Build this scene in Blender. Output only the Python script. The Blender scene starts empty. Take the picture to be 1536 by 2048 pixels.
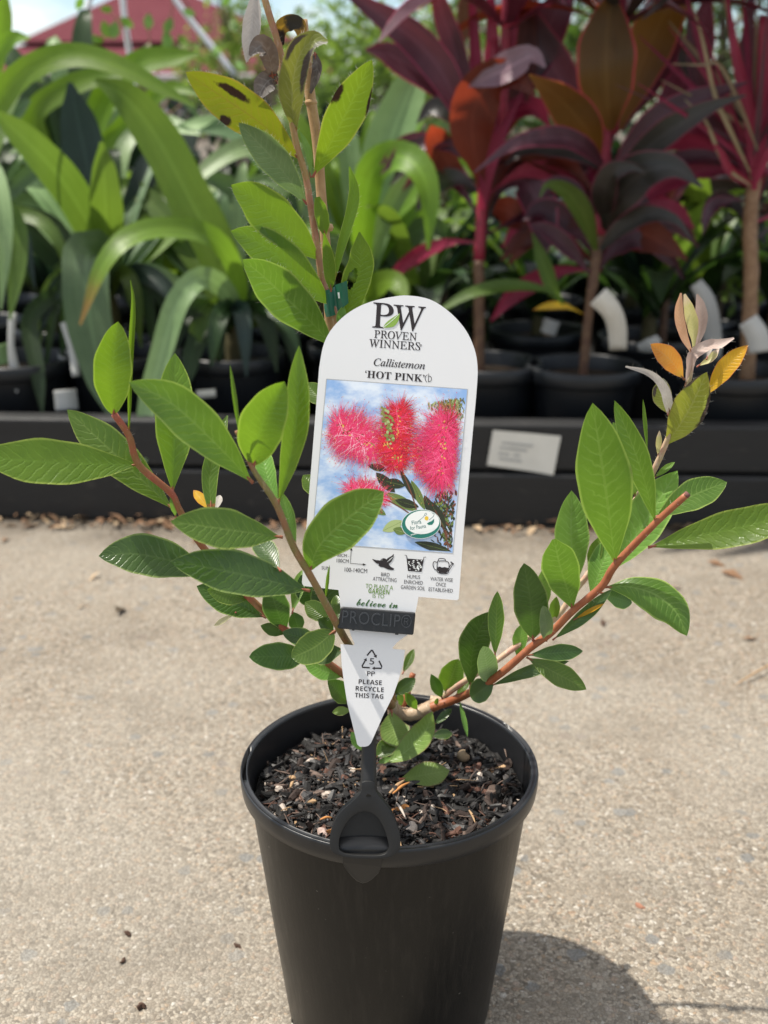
import bpy, bmesh, math, random
import numpy as np
from mathutils import Vector, Matrix, noise
random.seed(7); rng = np.random.default_rng(7)
SC = bpy.context.scene; COL = SC.collection
R = math.radians
# ------------------------------------------------------------------ camera, world, sun, exposure
CAM_Y, CAM_Z, PITCH, FPX = -0.733, 0.640, 18.75, 2300.0
cd = bpy.data.cameras.new('camera'); cam = bpy.data.objects.new('camera', cd); COL.objects.link(cam)
cam.location = (0, CAM_Y, CAM_Z); cam.rotation_euler = (R(90 - PITCH), 0, 0)
cd.sensor_fit = 'VERTICAL'; cd.sensor_height = 36.0; cd.lens = FPX / 2048 * 36.0
cd.clip_start = 0.05; cd.clip_end = 900
cd.dof.use_dof = True; cd.dof.focus_distance = 0.752; cd.dof.aperture_fstop = 7.0
SC.camera = cam
SUN_DIR = Vector((-0.43, 0.11, 0.895)).normalized()          # towards the sun
EL = math.asin(SUN_DIR.z); AZ = math.atan2(SUN_DIR.x, SUN_DIR.y)
W = bpy.data.worlds.new('World'); SC.world = W; W.use_nodes = True
wn = W.node_tree; bg = wn.nodes['Background']
sky = wn.nodes.new('ShaderNodeTexSky'); sky.sky_type = 'NISHITA'; sky.sun_disc = False
sky.sun_elevation = EL; sky.sun_rotation = AZ; sky.air_density = 1.0; sky.dust_density = .6; sky.ozone_density = 2.5
tc = wn.nodes.new('ShaderNodeTexCoord'); mp = wn.nodes.new('ShaderNodeMapping'); mp.inputs['Scale'].default_value = (1, 1, 2.6)
nz = wn.nodes.new('ShaderNodeTexNoise'); nz.inputs['Scale'].default_value = 5.0; nz.inputs['Detail'].default_value = 6; nz.inputs['Roughness'].default_value = .6
cr = wn.nodes.new('ShaderNodeValToRGB'); cr.color_ramp.elements[0].position = .50; cr.color_ramp.elements[1].position = .72
mx = wn.nodes.new('ShaderNodeMix'); mx.data_type = 'RGBA'; mx.inputs[7].default_value = (8.6, 8.5, 8.3, 1)
wn.links.new(tc.outputs['Generated'], mp.inputs[0]); wn.links.new(mp.outputs[0], nz.inputs['Vector'])
sx = wn.nodes.new('ShaderNodeSeparateXYZ'); ma = wn.nodes.new('ShaderNodeMath'); ma.operation = 'MULTIPLY_ADD'; ma.inputs[1].default_value = .22     # unseen thicker cloud overhead, added to whiten the fill light; broken blue low down
wn.links.new(tc.outputs['Generated'], sx.inputs[0]); wn.links.new(sx.outputs[2], ma.inputs[0]); wn.links.new(nz.outputs[0], ma.inputs[2]); wn.links.new(ma.outputs[0], cr.inputs[0]); wn.links.new(cr.outputs[0], mx.inputs[0])
wn.links.new(sky.outputs[0], mx.inputs[6]); wn.links.new(mx.outputs[2], bg.inputs[0])
bg.inputs[1].default_value = 0.105
sd = bpy.data.lights.new('sun', 'SUN'); sd.energy = 4.8; sd.angle = R(0.9); sd.color = (1, .94, .84)
sun = bpy.data.objects.new('sun', sd); COL.objects.link(sun); sun.rotation_euler = SUN_DIR.to_track_quat('Z', 'Y').to_euler()
sun.location = (-3, 1, 8)
SC.view_settings.view_transform = 'Standard'; SC.view_settings.look = 'None'; SC.view_settings.gamma = 1
SC.view_settings.exposure = 0.66
SC.cycles.max_bounces = 10; SC.cycles.transmission_bounces = 6; SC.cycles.diffuse_bounces = 5

# ------------------------------------------------------------------ photo pixel -> world ray
CP, SP = math.cos(R(PITCH)), math.sin(R(PITCH))
CAMV = Vector((0, CAM_Y, CAM_Z))
def ray(px, py):
    a, b = (px - 768) / FPX, (1024 - py) / FPX
    return Vector((a, CP + b * SP, -SP + b * CP))
def P(px, py, y):                       # the point of that sight line standing at depth y
    d = ray(px, py); return CAMV + d * ((y - CAM_Y) / d.y)
def PZ(px, py, z):                      # ... lying at height z
    d = ray(px, py); return CAMV + d * ((z - CAM_Z) / d.z)
def depth(p): return (p - CAMV).dot(Vector((0, CP, -SP)))
def m_per_px(p): return depth(p) / FPX

GZ = -.014                               # level of the concrete
# ------------------------------------------------------------------ objects
def tag(o, label=None, cat=None, group=None, kind=None):
    if label: o['label'] = label
    if cat: o['category'] = cat
    if group: o['group'] = group
    if kind: o['kind'] = kind
    return o
WORLDLOC = {}
def adopt(o, parent):
    if parent is not None:
        o.parent = parent; o.matrix_parent_inverse = Matrix.Translation(-WORLDLOC.get(parent.name, Vector((0, 0, 0))))
    return o
def empty(name, loc, label, cat, group=None):
    o = bpy.data.objects.new(name, None); COL.objects.link(o); o.location = loc; o.empty_display_size = .02
    WORLDLOC[o.name] = Vector(loc); return tag(o, label, cat, group)
def mesh(name, verts, faces, mat, parent=None, uv=None, midx=None, smooth=True):
    me = bpy.data.meshes.new(name); me.from_pydata([tuple(v) for v in verts], [], faces)
    for m in (mat if isinstance(mat, (list, tuple)) else [mat]): me.materials.append(m)
    if midx is not None: me.polygons.foreach_set('material_index', midx)
    if smooth: me.polygons.foreach_set('use_smooth', [True] * len(me.polygons))
    if uv is not None:
        l = me.uv_layers.new(name='UVMap'); vi = np.empty(len(me.loops), int); me.loops.foreach_get('vertex_index', vi)
        l.data.foreach_set('uv', np.asarray(uv, float)[vi].ravel())
    me.update(); o = bpy.data.objects.new(name, me); COL.objects.link(o); return adopt(o, parent)
def dup(root, loc, rz, label, group=None):
    r = root.copy(); COL.objects.link(r); r.location = loc; r.rotation_euler = (0, 0, rz); r['label'] = label
    if group: r['group'] = group
    for ch in list(root.children):
        c = ch.copy(); COL.objects.link(c); c.parent = r; c.matrix_parent_inverse = ch.matrix_parent_inverse.copy()
        for g in ch.children:
            d = g.copy(); COL.objects.link(d); d.parent = c; d.matrix_parent_inverse = g.matrix_parent_inverse.copy()
    return r
def spline(pts, n):
    p = np.array([tuple(q) for q in pts], float)
    if len(p) == 2: t = np.linspace(0, 1, n)[:, None]; return p[0] * (1 - t) + p[1] * t
    seg = np.r_[0, np.cumsum(np.linalg.norm(np.diff(p, axis=0), axis=1) ** .6)]; seg /= seg[-1]
    q = np.vstack([2 * p[0] - p[1], p, 2 * p[-1] - p[-2]]); out = []
    for t in np.linspace(0, 1, n):
        i = min(np.searchsorted(seg, t, 'right') - 1, len(p) - 2); u = (t - seg[i]) / (seg[i + 1] - seg[i] + 1e-12)
        a, b, c, d = q[i:i + 4]
        out.append(.5 * (2 * b + (c - a) * u + (2 * a - 5 * b + 4 * c - d) * u * u + (3 * b - a - 3 * c + d) * u ** 3))
    return np.array(out)
def tube_geo(pts, radii, n=16, sides=8, closed=True, bump=0):
    c = spline(pts, n); r = np.interp(np.linspace(0, 1, n), np.linspace(0, 1, len(radii)), radii)
    T = np.gradient(c, axis=0); T /= np.linalg.norm(T, axis=1)[:, None] + 1e-12
    up = np.array([.3, -1, .2]) if abs(T[0][1]) < .8 else np.array([1, 0, .1]); V, F = [], []
    s = np.cross(T[0], up); s /= np.linalg.norm(s)
    for i in range(n):
        s = s - T[i] * s.dot(T[i]); s /= np.linalg.norm(s); b = np.cross(T[i], s)
        for k in range(sides):
            a = 2 * math.pi * k / sides; rr = r[i] * (1 + bump * (random.random() - .5))
            V.append(c[i] + (s * math.cos(a) + b * math.sin(a)) * rr)
    for i in range(n - 1):
        for k in range(sides):
            F.append((i * sides + k, i * sides + (k + 1) % sides, (i + 1) * sides + (k + 1) % sides, (i + 1) * sides + k))
    if closed: F += [tuple(range(sides))[::-1], tuple(range((n - 1) * sides, n * sides))]
    return V, F
def tube(name, pts, radii, mat, parent=None, **k):
    V, F = tube_geo(pts, radii, **k); return mesh(name, V, F, mat, parent)
class MB:
    def __init__(s): s.v, s.f, s.m = [], [], []
    def add(s, V, F, m=0):
        b = len(s.v); s.v += [tuple(v) for v in V]; s.f += [tuple(i + b for i in f) for f in F]; s.m += [m] * len(F)
    def box(s, x0, x1, y0, y1, z0, z1, m=0):
        V = [(x, y, z) for x in (x0, x1) for y in (y0, y1) for z in (z0, z1)]
        s.add(V, [(0, 1, 3, 2), (4, 6, 7, 5), (0, 4, 5, 1), (2, 3, 7, 6), (0, 2, 6, 4), (1, 5, 7, 3)], m)
    def tube(s, pts, radii, m=0, **k): s.add(*tube_geo(pts, radii, **k), m)
    def build(s, name, mat, parent=None, smooth=True): return mesh(name, s.v, s.f, mat, parent, midx=s.m, smooth=smooth)
def bevel(o, w, n=2):
    b = o.modifiers.new('bevel', 'BEVEL'); b.width = w; b.segments = n; b.limit_method = 'ANGLE'; b.angle_limit = R(40); return o
def lathe_geo(prof, n=64, f=None):
    V, F = [], []
    for j, (r, z) in enumerate(prof):
        for k in range(n):
            a = 2 * math.pi * k / n; rr, zz = (r, z) if f is None else f(j, a, r, z)
            V.append((rr * math.cos(a), rr * math.sin(a), zz))
    for j in range(len(prof) - 1):
        for k in range(n):
            F.append((j * n + k, j * n + (k + 1) % n, (j + 1) * n + (k + 1) % n, (j + 1) * n + k))
    return V, F

# ------------------------------------------------------------------ materials
class NT:
    def __init__(s, name):
        s.m = bpy.data.materials.new(name); s.m.use_nodes = True; s.t = s.m.node_tree
        s.b = s.t.nodes['Principled BSDF']; s.o = s.t.nodes['Material Output']
    def n(s, typ, **k):
        x = s.t.nodes.new(typ)
        for a, v in k.items(): setattr(x, a, v)
        return x
    def set(s, sock, v):
        if isinstance(v, bpy.types.NodeSocket): s.t.links.new(v, sock)
        else: sock.default_value = (tuple(v) + (1,) if isinstance(v, (tuple, list)) and len(v) == 3 and sock.type == 'RGBA' else v)
    def math(s, op, a, b=0.0, c=None):
        x = s.n('ShaderNodeMath', operation=op); s.set(x.inputs[0], a); s.set(x.inputs[1], b)
        if c is not None: s.set(x.inputs[2], c)
        return x.outputs[0]
    def mix(s, f, a, b, bt='MIX'):
        x = s.n('ShaderNodeMix', data_type='RGBA', blend_type=bt); s.set(x.inputs[0], f); s.set(x.inputs[6], a); s.set(x.inputs[7], b); return x.outputs[2]
    def step(s, x, a, b):
        q = s.n('ShaderNodeMapRange', interpolation_type='SMOOTHSTEP'); s.set(q.inputs[0], x); q.inputs[1].default_value = a; q.inputs[2].default_value = b; return q.outputs[0]
    def noise(s, scale, detail=3, rough=.5, vec=None, out=0):
        x = s.n('ShaderNodeTexNoise'); x.inputs['Scale'].default_value = scale; x.inputs['Detail'].default_value = detail; x.inputs['Roughness'].default_value = rough
        if vec is not None: s.set(x.inputs['Vector'], vec)
        return x.outputs[out]
    def ramp(s, f, els):
        x = s.n('ShaderNodeValToRGB'); e = x.color_ramp.elements
        while len(e) < len(els): e.new(.5)
        for q, (p, c) in zip(e, els): q.position = p; q.color = tuple(c) + (1,)
        s.set(x.inputs[0], f); return x.outputs[0]
    def coord(s, which='Object'): return s.n('ShaderNodeTexCoord').outputs[which]
    def mapv(s, v, scale):
        x = s.n('ShaderNodeMapping'); s.set(x.inputs[0], v); x.inputs['Scale'].default_value = scale; return x.outputs[0]
    def bump(s, h, strength=.3, dist=.001):
        x = s.n('ShaderNodeBump'); x.inputs['Strength'].default_value = strength; x.inputs['Distance'].default_value = dist; s.set(x.inputs['Height'], h)
        s.t.links.new(x.outputs[0], s.b.inputs['Normal']); return x.outputs[0]
    def pr(s, base=None, rough=.5, spec=.5, **k):
        if base is not None: s.set(s.b.inputs['Base Color'], base)
        s.set(s.b.inputs['Roughness'], rough); s.set(s.b.inputs['Specular IOR Level'], spec)
        for a, v in k.items(): s.set(s.b.inputs[a], v)
        return s.m
def plain(name, col, rough=.5, spec=.4, var=.12, scale=40, bump=0, bscale=300):
    t = NT(name); c = t.coord(); f = t.noise(scale, 4, .6, c)
    lo = tuple(x * (1 - var) for x in col); hi = tuple(min(1, x * (1 + var)) for x in col)
    t.pr(t.mix(f, lo, hi), rough, spec)
    if bump: t.bump(t.noise(bscale, 3, .6, c), bump, .0006)
    return t.m
def leaf_mat(name, col, col2, trans, vein=None, edge=None, tw=.45, rough=.42, spec=.4, spots=(), nv=15, nscale=90, tip=None, base=None, back=None, velvet=0, bumpk=.36, streak=.55, red=True):
    t = NT(name); uvn = t.n('ShaderNodeSeparateXYZ'); t.set(uvn.inputs[0], t.coord('UV'))
    u, v = uvn.outputs[0], uvn.outputs[1]; obj = t.coord('Object')
    s = t.math('SUBTRACT', t.math('MULTIPLY', u, 2.0), 1.0); au = t.math('ABSOLUTE', s)
    n1 = t.noise(nscale, 4, .6, obj)
    c = t.mix(t.step(n1, .3, .7), col, col2)
    if back: 
        g = t.n('ShaderNodeNewGeometry'); c = t.mix(g.outputs['Backfacing'], c, back)
    if vein:
        ph = t.math('ADD', t.math('MULTIPLY', t.math('SUBTRACT', v, t.math('MULTIPLY', au, .13)), nv * 6.283), t.math('MULTIPLY', t.noise(120, 3, .6, obj), 9.0))
        w = t.math('POWER', t.math('MAXIMUM', t.math('SINE', ph), 0.0), 3.0)
        fade = t.math('MULTIPLY', w, t.step(au, 1.0, .25))
        c = t.mix(t.math('MULTIPLY', fade, .42), c, vein)
        mid = t.step(au, .075, .02); c = t.mix(t.math('MULTIPLY', mid, .55), c, vein)
    if not vein:
        cv = t.n('ShaderNodeCombineXYZ'); t.set(cv.inputs[0], t.math('MULTIPLY', u, 38.0)); t.set(cv.inputs[1], t.math('MULTIPLY', v, 1.6)); t.set(cv.inputs[2], t.math('MULTIPLY', t.n('ShaderNodeObjectInfo').outputs['Random'], 40.0))
        stx = t.noise(1.0, 3, .6, cv.outputs[0]); bl = t.noise(22, 4, .65, obj)
        c = t.mix(t.math('MULTIPLY', t.step(stx, .42, .66), streak), c, tuple(x * .45 for x in col)); c = t.mix(t.math('MULTIPLY', t.step(bl, .52, .74), .5), c, tuple(x * .55 for x in col2))
        c = t.mix(t.math('MULTIPLY', t.step(au, .10, .02), .45), c, tuple(min(1, x * 1.7 + .01) for x in col2))
    if tip: c = t.mix(t.step(t.math('ADD', v, t.math('MULTIPLY', n1, .2)), tip[1], tip[1] + .18), c, tip[0])
    if base: c = t.mix(t.step(v, base[1], base[1] - .18), c, base[0])
    if vein:
        c = t.mix(t.math('MULTIPLY', t.step(v, .045, .02), .9 if red else 0.0), c, (.30, .055, .04))
        sp_ = t.noise(900, 2, .6, obj); c = t.mix(t.math('MULTIPLY', t.step(sp_, .70, .78), .35), c, (.20, .21, .12)); lg = t.noise(38, 3, .6, obj); c = t.mix(t.math('MULTIPLY', t.step(lg, .5, .72), .45), c, tuple(x * .62 for x in col))
    if edge: c = t.mix(t.math('MULTIPLY', t.step(au, .88, .97), .85), c, edge)
    oi = t.n('ShaderNodeObjectInfo').outputs['Random']
    hsv = t.n('ShaderNodeHueSaturation'); t.set(hsv.inputs['Color'], c); t.set(hsv.inputs['Value'], t.math('MULTIPLY_ADD', oi, .46, .78))
    t.set(hsv.inputs['Hue'], t.math('MULTIPLY_ADD', oi, .018, .491)); c = hsv.outputs[0]
    tcol = t.mix(.35, trans, c, 'MIX')
    tcol = t.mix(t.math('MULTIPLY', t.step(au, .06, .0), .35) if vein else 0.0, tcol, tuple(x * .5 for x in trans))
    dn = t.math('MULTIPLY', t.math('SUBTRACT', t.noise(150, 4, .7, obj), .5), 1.3)
    for (su, sv, ru, rv, dc) in spots:
        a = t.math('POWER', t.math('DIVIDE', t.math('SUBTRACT', s, su), ru), 2.0); b2 = t.math('POWER', t.math('DIVIDE', t.math('SUBTRACT', v, sv), rv), 2.0)
        k = t.step(t.math('ADD', t.math('SQRT', t.math('ADD', a, b2)), dn), 1.25, .72)
        c = t.mix(k, c, dc); tcol = t.mix(k, tcol, tuple(x * .6 for x in dc))
    t.pr(c, rough, spec)
    if vein: t.bump(t.math('ADD', t.math('MULTIPLY', w, -.6), t.math('MULTIPLY', n1, .8)), bumpk, .0010)
    else: t.bump(t.math('ADD', n1, stx), .35, .0025)
    if velvet: t.b.inputs['Sheen Weight'].default_value = velvet; t.b.inputs['Sheen Roughness'].default_value = .5
    tr = t.n('ShaderNodeBsdfTranslucent'); t.set(tr.inputs[0], tcol)
    ms = t.n('ShaderNodeMixShader'); ms.inputs[0].default_value = tw
    t.t.links.new(t.b.outputs[0], ms.inputs[1]); t.t.links.new(tr.outputs[0], ms.inputs[2]); t.t.links.new(ms.outputs[0], t.o.inputs[0])
    return t.m
BR = (.035, .016, .007)
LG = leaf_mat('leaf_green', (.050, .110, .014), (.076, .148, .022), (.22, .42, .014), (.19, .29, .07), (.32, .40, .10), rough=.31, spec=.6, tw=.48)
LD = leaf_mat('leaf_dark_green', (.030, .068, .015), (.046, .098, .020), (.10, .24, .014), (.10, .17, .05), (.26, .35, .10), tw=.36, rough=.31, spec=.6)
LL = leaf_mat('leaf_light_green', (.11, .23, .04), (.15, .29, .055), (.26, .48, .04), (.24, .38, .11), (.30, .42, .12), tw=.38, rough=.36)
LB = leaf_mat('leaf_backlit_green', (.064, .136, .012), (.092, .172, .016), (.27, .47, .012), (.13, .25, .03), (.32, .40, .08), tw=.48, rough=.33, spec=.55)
LY = leaf_mat('leaf_grey_green', (.10, .17, .06), (.14, .21, .085), (.2, .34, .06), (.2, .28, .12), (.26, .36, .1), tw=.3, rough=.55, velvet=.3)
LO = leaf_mat('leaf_olive_low', (.13, .21, .04), (.17, .25, .06), (.3, .42, .05), (.24, .34, .1), (.16, .12, .05), tw=.35)
LYS = leaf_mat('leaf_yellow_spotted', (.11, .155, .008), (.15, .185, .010), (.36, .40, .008), (.22, .13, .03), (.30, .15, .05), tw=.55, spots=((.50, .64, .19, .13, BR), (-.84, .60, .26, .045, BR)))
LGS = leaf_mat('leaf_bright_spotted', (.10, .18, .010), (.13, .21, .012), (.34, .48, .012), (.22, .34, .04), (.32, .30, .08), tw=.55, spots=((-.92, .66, .30, .075, BR), (.98, .72, .14, .09, BR)))
LOB = leaf_mat('leaf_olive_browned', (.12, .15, .022), (.16, .185, .03), (.36, .36, .03), (.25, .27, .1), (.2, .17, .1), tw=.4, velvet=.4, spots=((.72, .62, .26, .26, (.05, .036, .026)), (-.75, .66, .2, .12, (.06, .045, .035)), (.6, .95, .5, .12, (.22, .22, .16))))
LSB = leaf_mat('leaf_shoot_browned', (.21, .26, .03), (.28, .32, .05), (.5, .52, .04), (.42, .44, .14), (.2, .15, .06), tw=.4, velvet=.3, spots=((.95, .62, .16, .2, (.05, .03, .02)), (-.95, .88, .2, .14, (.12, .09, .06))))
LDEAD = leaf_mat('leaf_dead_brown', (.05, .042, .037), (.15, .13, .115), (.14, .07, .03), (.24, .22, .2), None, tw=.22, rough=.5, spec=.4, nv=6)
LDY = leaf_mat('leaf_dead_yellow', (.10, .06, .02), (.34, .20, .02), (.6, .34, .02), None, None, tw=.45, spots=((0, .0, 1.2, .3, (.03, .02, .015)), (0, .62, 1.2, .2, (.03, .025, .015))))
LSIL = leaf_mat('leaf_silver', (.42, .39, .36), (.55, .51, .47), (.5, .45, .4), (.62, .58, .54), None, tw=.3, rough=.8, spec=.15, velvet=.6)
LSP = leaf_mat('leaf_silver_pink', (.50, .38, .33), (.62, .50, .44), (.6, .42, .34), (.6, .5, .45), None, tw=.35, rough=.7, velvet=.5)
LYO = leaf_mat('leaf_yellow_orange', (.60, .34, .015), (.66, .42, .03), (.8, .48, .02), (.66, .48, .1), (.55, .16, .06), tw=.4, tip=((.40, .13, .03), .93))
LOR = leaf_mat('leaf_orange', (.55, .20, .03), (.62, .30, .05), (.85, .36, .04), (.62, .36, .12), (.5, .15, .09), tw=.4, base=((.50, .34, .05), .3))
LBUD = leaf_mat('leaf_bud_green', (.42, .42, .15), (.50, .45, .22), (.62, .56, .2), (.55, .5, .3), (.5, .3, .2), tw=.35, velvet=.4, tip=((.55, .42, .36), .82))
LBP = leaf_mat('leaf_bud_pink', (.50, .26, .16), (.56, .34, .22), (.7, .36, .2), (.6, .42, .3), (.5, .25, .2), tw=.35, velvet=.4)
LPALE = leaf_mat('leaf_pale_dry', (.5, .47, .26), (.58, .54, .34), (.5, .5, .25), None, None, tw=.3)
def stem_mat(name, a, b, hi):
    t = NT(name); o = t.coord(); f = t.noise(70, 4, .6, o); c = t.mix(t.step(f, .35, .65), a, b)
    g = t.noise(420, 3, .6, t.mapv(o, (1, 1, .35))); c = t.mix(t.math('MULTIPLY', t.step(g, .52, .72), .5), c, hi)
    t.pr(c, .5, .35); t.bump(g, .4, .0006); return t.m
ST_RED = stem_mat('stem_red', (.30, .075, .045), (.22, .11, .04), (.34, .16, .09))
ST_GRN = stem_mat('stem_tan_green', (.24, .12, .06), (.17, .15, .05), (.36, .25, .15))
ST_ORG = stem_mat('stem_bark_orange', (.24, .070, .028), (.30, .105, .045), (.14, .06, .035))
ST_WOOD = stem_mat('stem_grey_wood', (.28, .19, .12), (.42, .32, .22), (.12, .07, .04))
ST_FUZZ = stem_mat('stem_pink_fuzz', (.48, .26, .20), (.42, .34, .2), (.6, .48, .4))
BAMBOO = stem_mat('bamboo_tan', (.34, .20, .09), (.42, .27, .13), (.26, .14, .06))
FUZZ = plain('hair_white', (.72, .68, .6), .9, .1)
# plastics
def pot_mat():
    t = NT('black_pot_plastic'); o = t.coord(); g = t.noise(26, 5, .65, t.mapv(o, (9, 9, .9))); d = t.noise(9, 3, .5, o); h = t.noise(700, 3, .7, t.mapv(o, (1, 1, .5)))
    c = t.mix(t.step(g, .44, .74), (.0035, .0034, .0034), (.012, .0105, .009)); c = t.mix(t.math('MULTIPLY', t.step(h, .62, .76), t.math('MULTIPLY', d, .3)), c, (.06, .052, .044))
    sc = t.noise(140, 2, .5, t.mapv(o, (1, 1, 2.2))); c = t.mix(t.math('MULTIPLY', t.step(sc, .745, .775), .5), c, (.25, .23, .2))
    t.pr(c, t.math('MULTIPLY_ADD', g, .30, .22), .32); t.bump(t.math('ADD', h, t.math('MULTIPLY', g, 1.5)), .14, .0005); return t.m
POT = pot_mat()
RIM = plain('black_rim_plastic', (.010, .0105, .012), .36, .5, .25, 90, .08, 500)
CLIP = plain('matte_black_plastic', (.010, .010, .010), .5, .4, .2, 200, .12, 900)
CLIPSH = plain('satin_black_plastic', (.011, .011, .0115), .38, .5, .2, 200, .1, 900)
POTBG = plain('nursery_pot_plastic', (.0035, .0048, .0070), .45, .5, .3, 12)
WHITE_TAG = plain('white_tag_plastic', (.68, .68, .685), .34, .5, .02, 30)
def solid(name, col, rough=.45): t = NT(name); return t.pr(col, rough, .35)

# ------------------------------------------------------------------ ribbons (leaves)
def prof(t, a=1.22, b=.82): return np.maximum(np.sin(np.pi * np.clip(t, 0, 1) ** a), 0) ** b
def ribbon(name, pts, wpx, mat, parent=None, tilt=0, fold=.18, nu=6, seg=16, hole=None, bow=0, wave=0, a=1.22, b=.82, wm=None, twist=0):
    """pts: (px, py, y) along the midrib from base to tip; wpx: full width at the widest place, or a list along the leaf (photo pixels)"""
    p3 = [P(*q) for q in pts]
    if len(p3) == 2:
        d = p3[1] - p3[0]; mid = (p3[0] + p3[1]) / 2; v = (CAMV - mid).normalized(); s = d.cross(v).normalized()
        nrm = s.cross(d).normalized()
        p3 = [p3[0], p3[0] * .5 + p3[1] * .5 - s * (-bow) * m_per_px(mid) + nrm * d.length * .035, p3[1]]
    n = seg + 1; c = spline(p3, n); T = np.gradient(c, axis=0); T /= np.linalg.norm(T, axis=1)[:, None] + 1e-12
    t = np.linspace(0, 1, n)
    if isinstance(wpx, (list, tuple)): w = np.interp(t, np.linspace(0, 1, len(wpx)), wpx); w = np.convolve(np.r_[w[0], w, w[-1]], [.2, .6, .2], 'valid')
    else: w = wpx * np.maximum(prof(t, a, b), .03 * (t < .9))
    mp_ = np.array([m_per_px(Vector(q)) for q in c]); w = w * mp_
    V = np.array(CAMV) - c; V /= np.linalg.norm(V, axis=1)[:, None]
    S = np.cross(T, V); S /= np.linalg.norm(S, axis=1)[:, None] + 1e-9; N = np.cross(S, T)
    sgn = 1.0
    if tilt and not twist:
        th = R(tilt); N2 = N * math.cos(th) + S * math.sin(th); sgn = 1 if N2[:, 2].mean() > N[:, 2].mean() else -1
    th = R(tilt) * sgn + R(twist) * (t - .3) + 0 * t
    ct, st_ = np.cos(th)[:, None], np.sin(th)[:, None]; S, N = S * ct - N * st_, N * ct + S * st_
    w = w / np.maximum(np.cos(th), .45)
    us = np.linspace(-1, 1, nu + 1); verts, uv = [], []
    ph = random.random() * 9
    for i in range(n):
        for u in us:
            wob = wave * math.sin(t[i] * 17 + ph + u * 2) * abs(u) * w[i]
            e = 1 + (.025 * math.sin(t[i] * 23 + ph * 3 + u) if abs(u) == 1 else 0)
            verts.append(c[i] + S[i] * (u * w[i] / 2 * e) + N[i] * (fold * abs(u) ** 1.4 * w[i] / 2 + wob)); uv.append(((u + 1) / 2, t[i]))
    faces = []
    for i in range(seg):
        for k in range(nu):
            if hole:
                uc = (us[k] + us[k + 1]) / 2; tc_ = (t[i] + t[i + 1]) / 2
                if ((uc - hole[0]) / hole[2]) ** 2 + ((tc_ - hole[1]) / hole[3]) ** 2 < 1: continue
            q = i * (nu + 1) + k; faces.append((q, q + 1, q + nu + 2, q + nu + 1))
    return mesh(name, verts, faces, mat, parent, uv=uv)
# ================================================================== the setting
def concrete():
    t = NT('exposed_aggregate'); o = t.coord()
    dist = t.n('ShaderNodeVectorMath', operation='ADD'); wob = t.n('ShaderNodeVectorMath', operation='SCALE'); t.set(wob.inputs[0], t.noise(120, 2, .5, o, 1)); wob.inputs['Scale'].default_value = .007
    t.set(dist.inputs[0], o); t.set(dist.inputs[1], wob.outputs[0]); ov = dist.outputs[0]
    def vor(scale, feat='F1', out='Color'):
        scale *= 1.02; x = t.n('ShaderNodeTexVoronoi', feature=feat); x.inputs['Scale'].default_value = scale; t.set(x.inputs['Vector'], ov); return x.outputs[out]
    def rgb(c, i):
        q = t.n('ShaderNodeSeparateColor'); t.set(q.inputs[0], c); return q.outputs[i]
    a = vor(330); pal = [(0, (.13, .105, .08)), (.2, (.21, .170, .122)), (.42, (.29, .240, .178)), (.66, (.35, .297, .225)), (.82, (.44, .385, .30)), (.94, (.34, .225, .125)), (1, (.58, .55, .48))]
    c = t.ramp(rgb(a, 0), pal)
    b = vor(170); bd = vor(170, 'F1', 'Distance'); cb = t.ramp(rgb(b, 0), [(0, (.19, .16, .12)), (.35, (.29, .25, .195)), (.66, (.38, .34, .275)), (.88, (.32, .20, .12)), (1, (.55, .52, .46))])
    kb = t.math('MULTIPLY', t.step(rgb(b, 1), .52, .56), t.step(bd, .50, .38)); c = t.mix(kb, c, cb)
    g = vor(52); gd = vor(52, 'F1', 'Distance'); cg = t.ramp(rgb(g, 0), [(0, (.15, .16, .165)), (.45, (.20, .21, .21)), (.8, (.26, .265, .26)), (1, (.22, .15, .11))])
    kg = t.math('MULTIPLY', t.step(rgb(g, 1), .875, .89), t.step(gd, .42, .34)); c = t.mix(t.math('MULTIPLY', kg, .8), c, cg)
    big = t.noise(2.2, 4, .6, o); mid = t.noise(11, 4, .65, o); sml = t.noise(60, 3, .6, o)
    c = t.mix(t.math('MULTIPLY', t.step(mid, .44, .72), .5), c, (.29, .235, .17)); c = t.mix(t.math('MULTIPLY', t.step(sml, .5, .75), .22), c, (.20, .165, .12))
    c = t.mix(t.math('MULTIPLY', t.step(big, .38, .62), .38), c, (.40, .365, .30)); c = t.mix(t.math('MULTIPLY', t.step(t.noise(4.5, 4, .6, t.mapv(o, (1, 1.2, 1))), .52, .70), .40), c, (.17, .14, .105))
    sy = t.n('ShaderNodeSeparateXYZ'); t.set(sy.inputs[0], o); dirt = t.math('MULTIPLY', t.step(t.math('ADD', t.math('MULTIPLY_ADD', sy.outputs[0], .045, sy.outputs[1]), t.math('MULTIPLY', t.noise(7, 4, .7, o), .36)), 1.12, 1.32), .75); c = t.mix(dirt, c, (.085, .062, .042))
    d1 = vor(330, 'F1', 'Distance'); de = vor(330, 'DISTANCE_TO_EDGE', 'Distance'); c = t.mix(t.math('MULTIPLY', t.step(de, .12, .0), .62), c, (.12, .10, .075))
    hs = t.n('ShaderNodeHueSaturation'); hs.inputs['Saturation'].default_value = .84; hs.inputs['Value'].default_value = .73; t.set(hs.inputs['Color'], c); c = hs.outputs[0]
    t.pr(c, .82, .25); t.bump(t.math('ADD', t.math('MULTIPLY', d1, -1.0), t.math('ADD', t.math('MULTIPLY', bd, -.8), t.math('MULTIPLY', sml, 1.2))), .5, .0020)
    return t.m
CONC = concrete()
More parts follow.
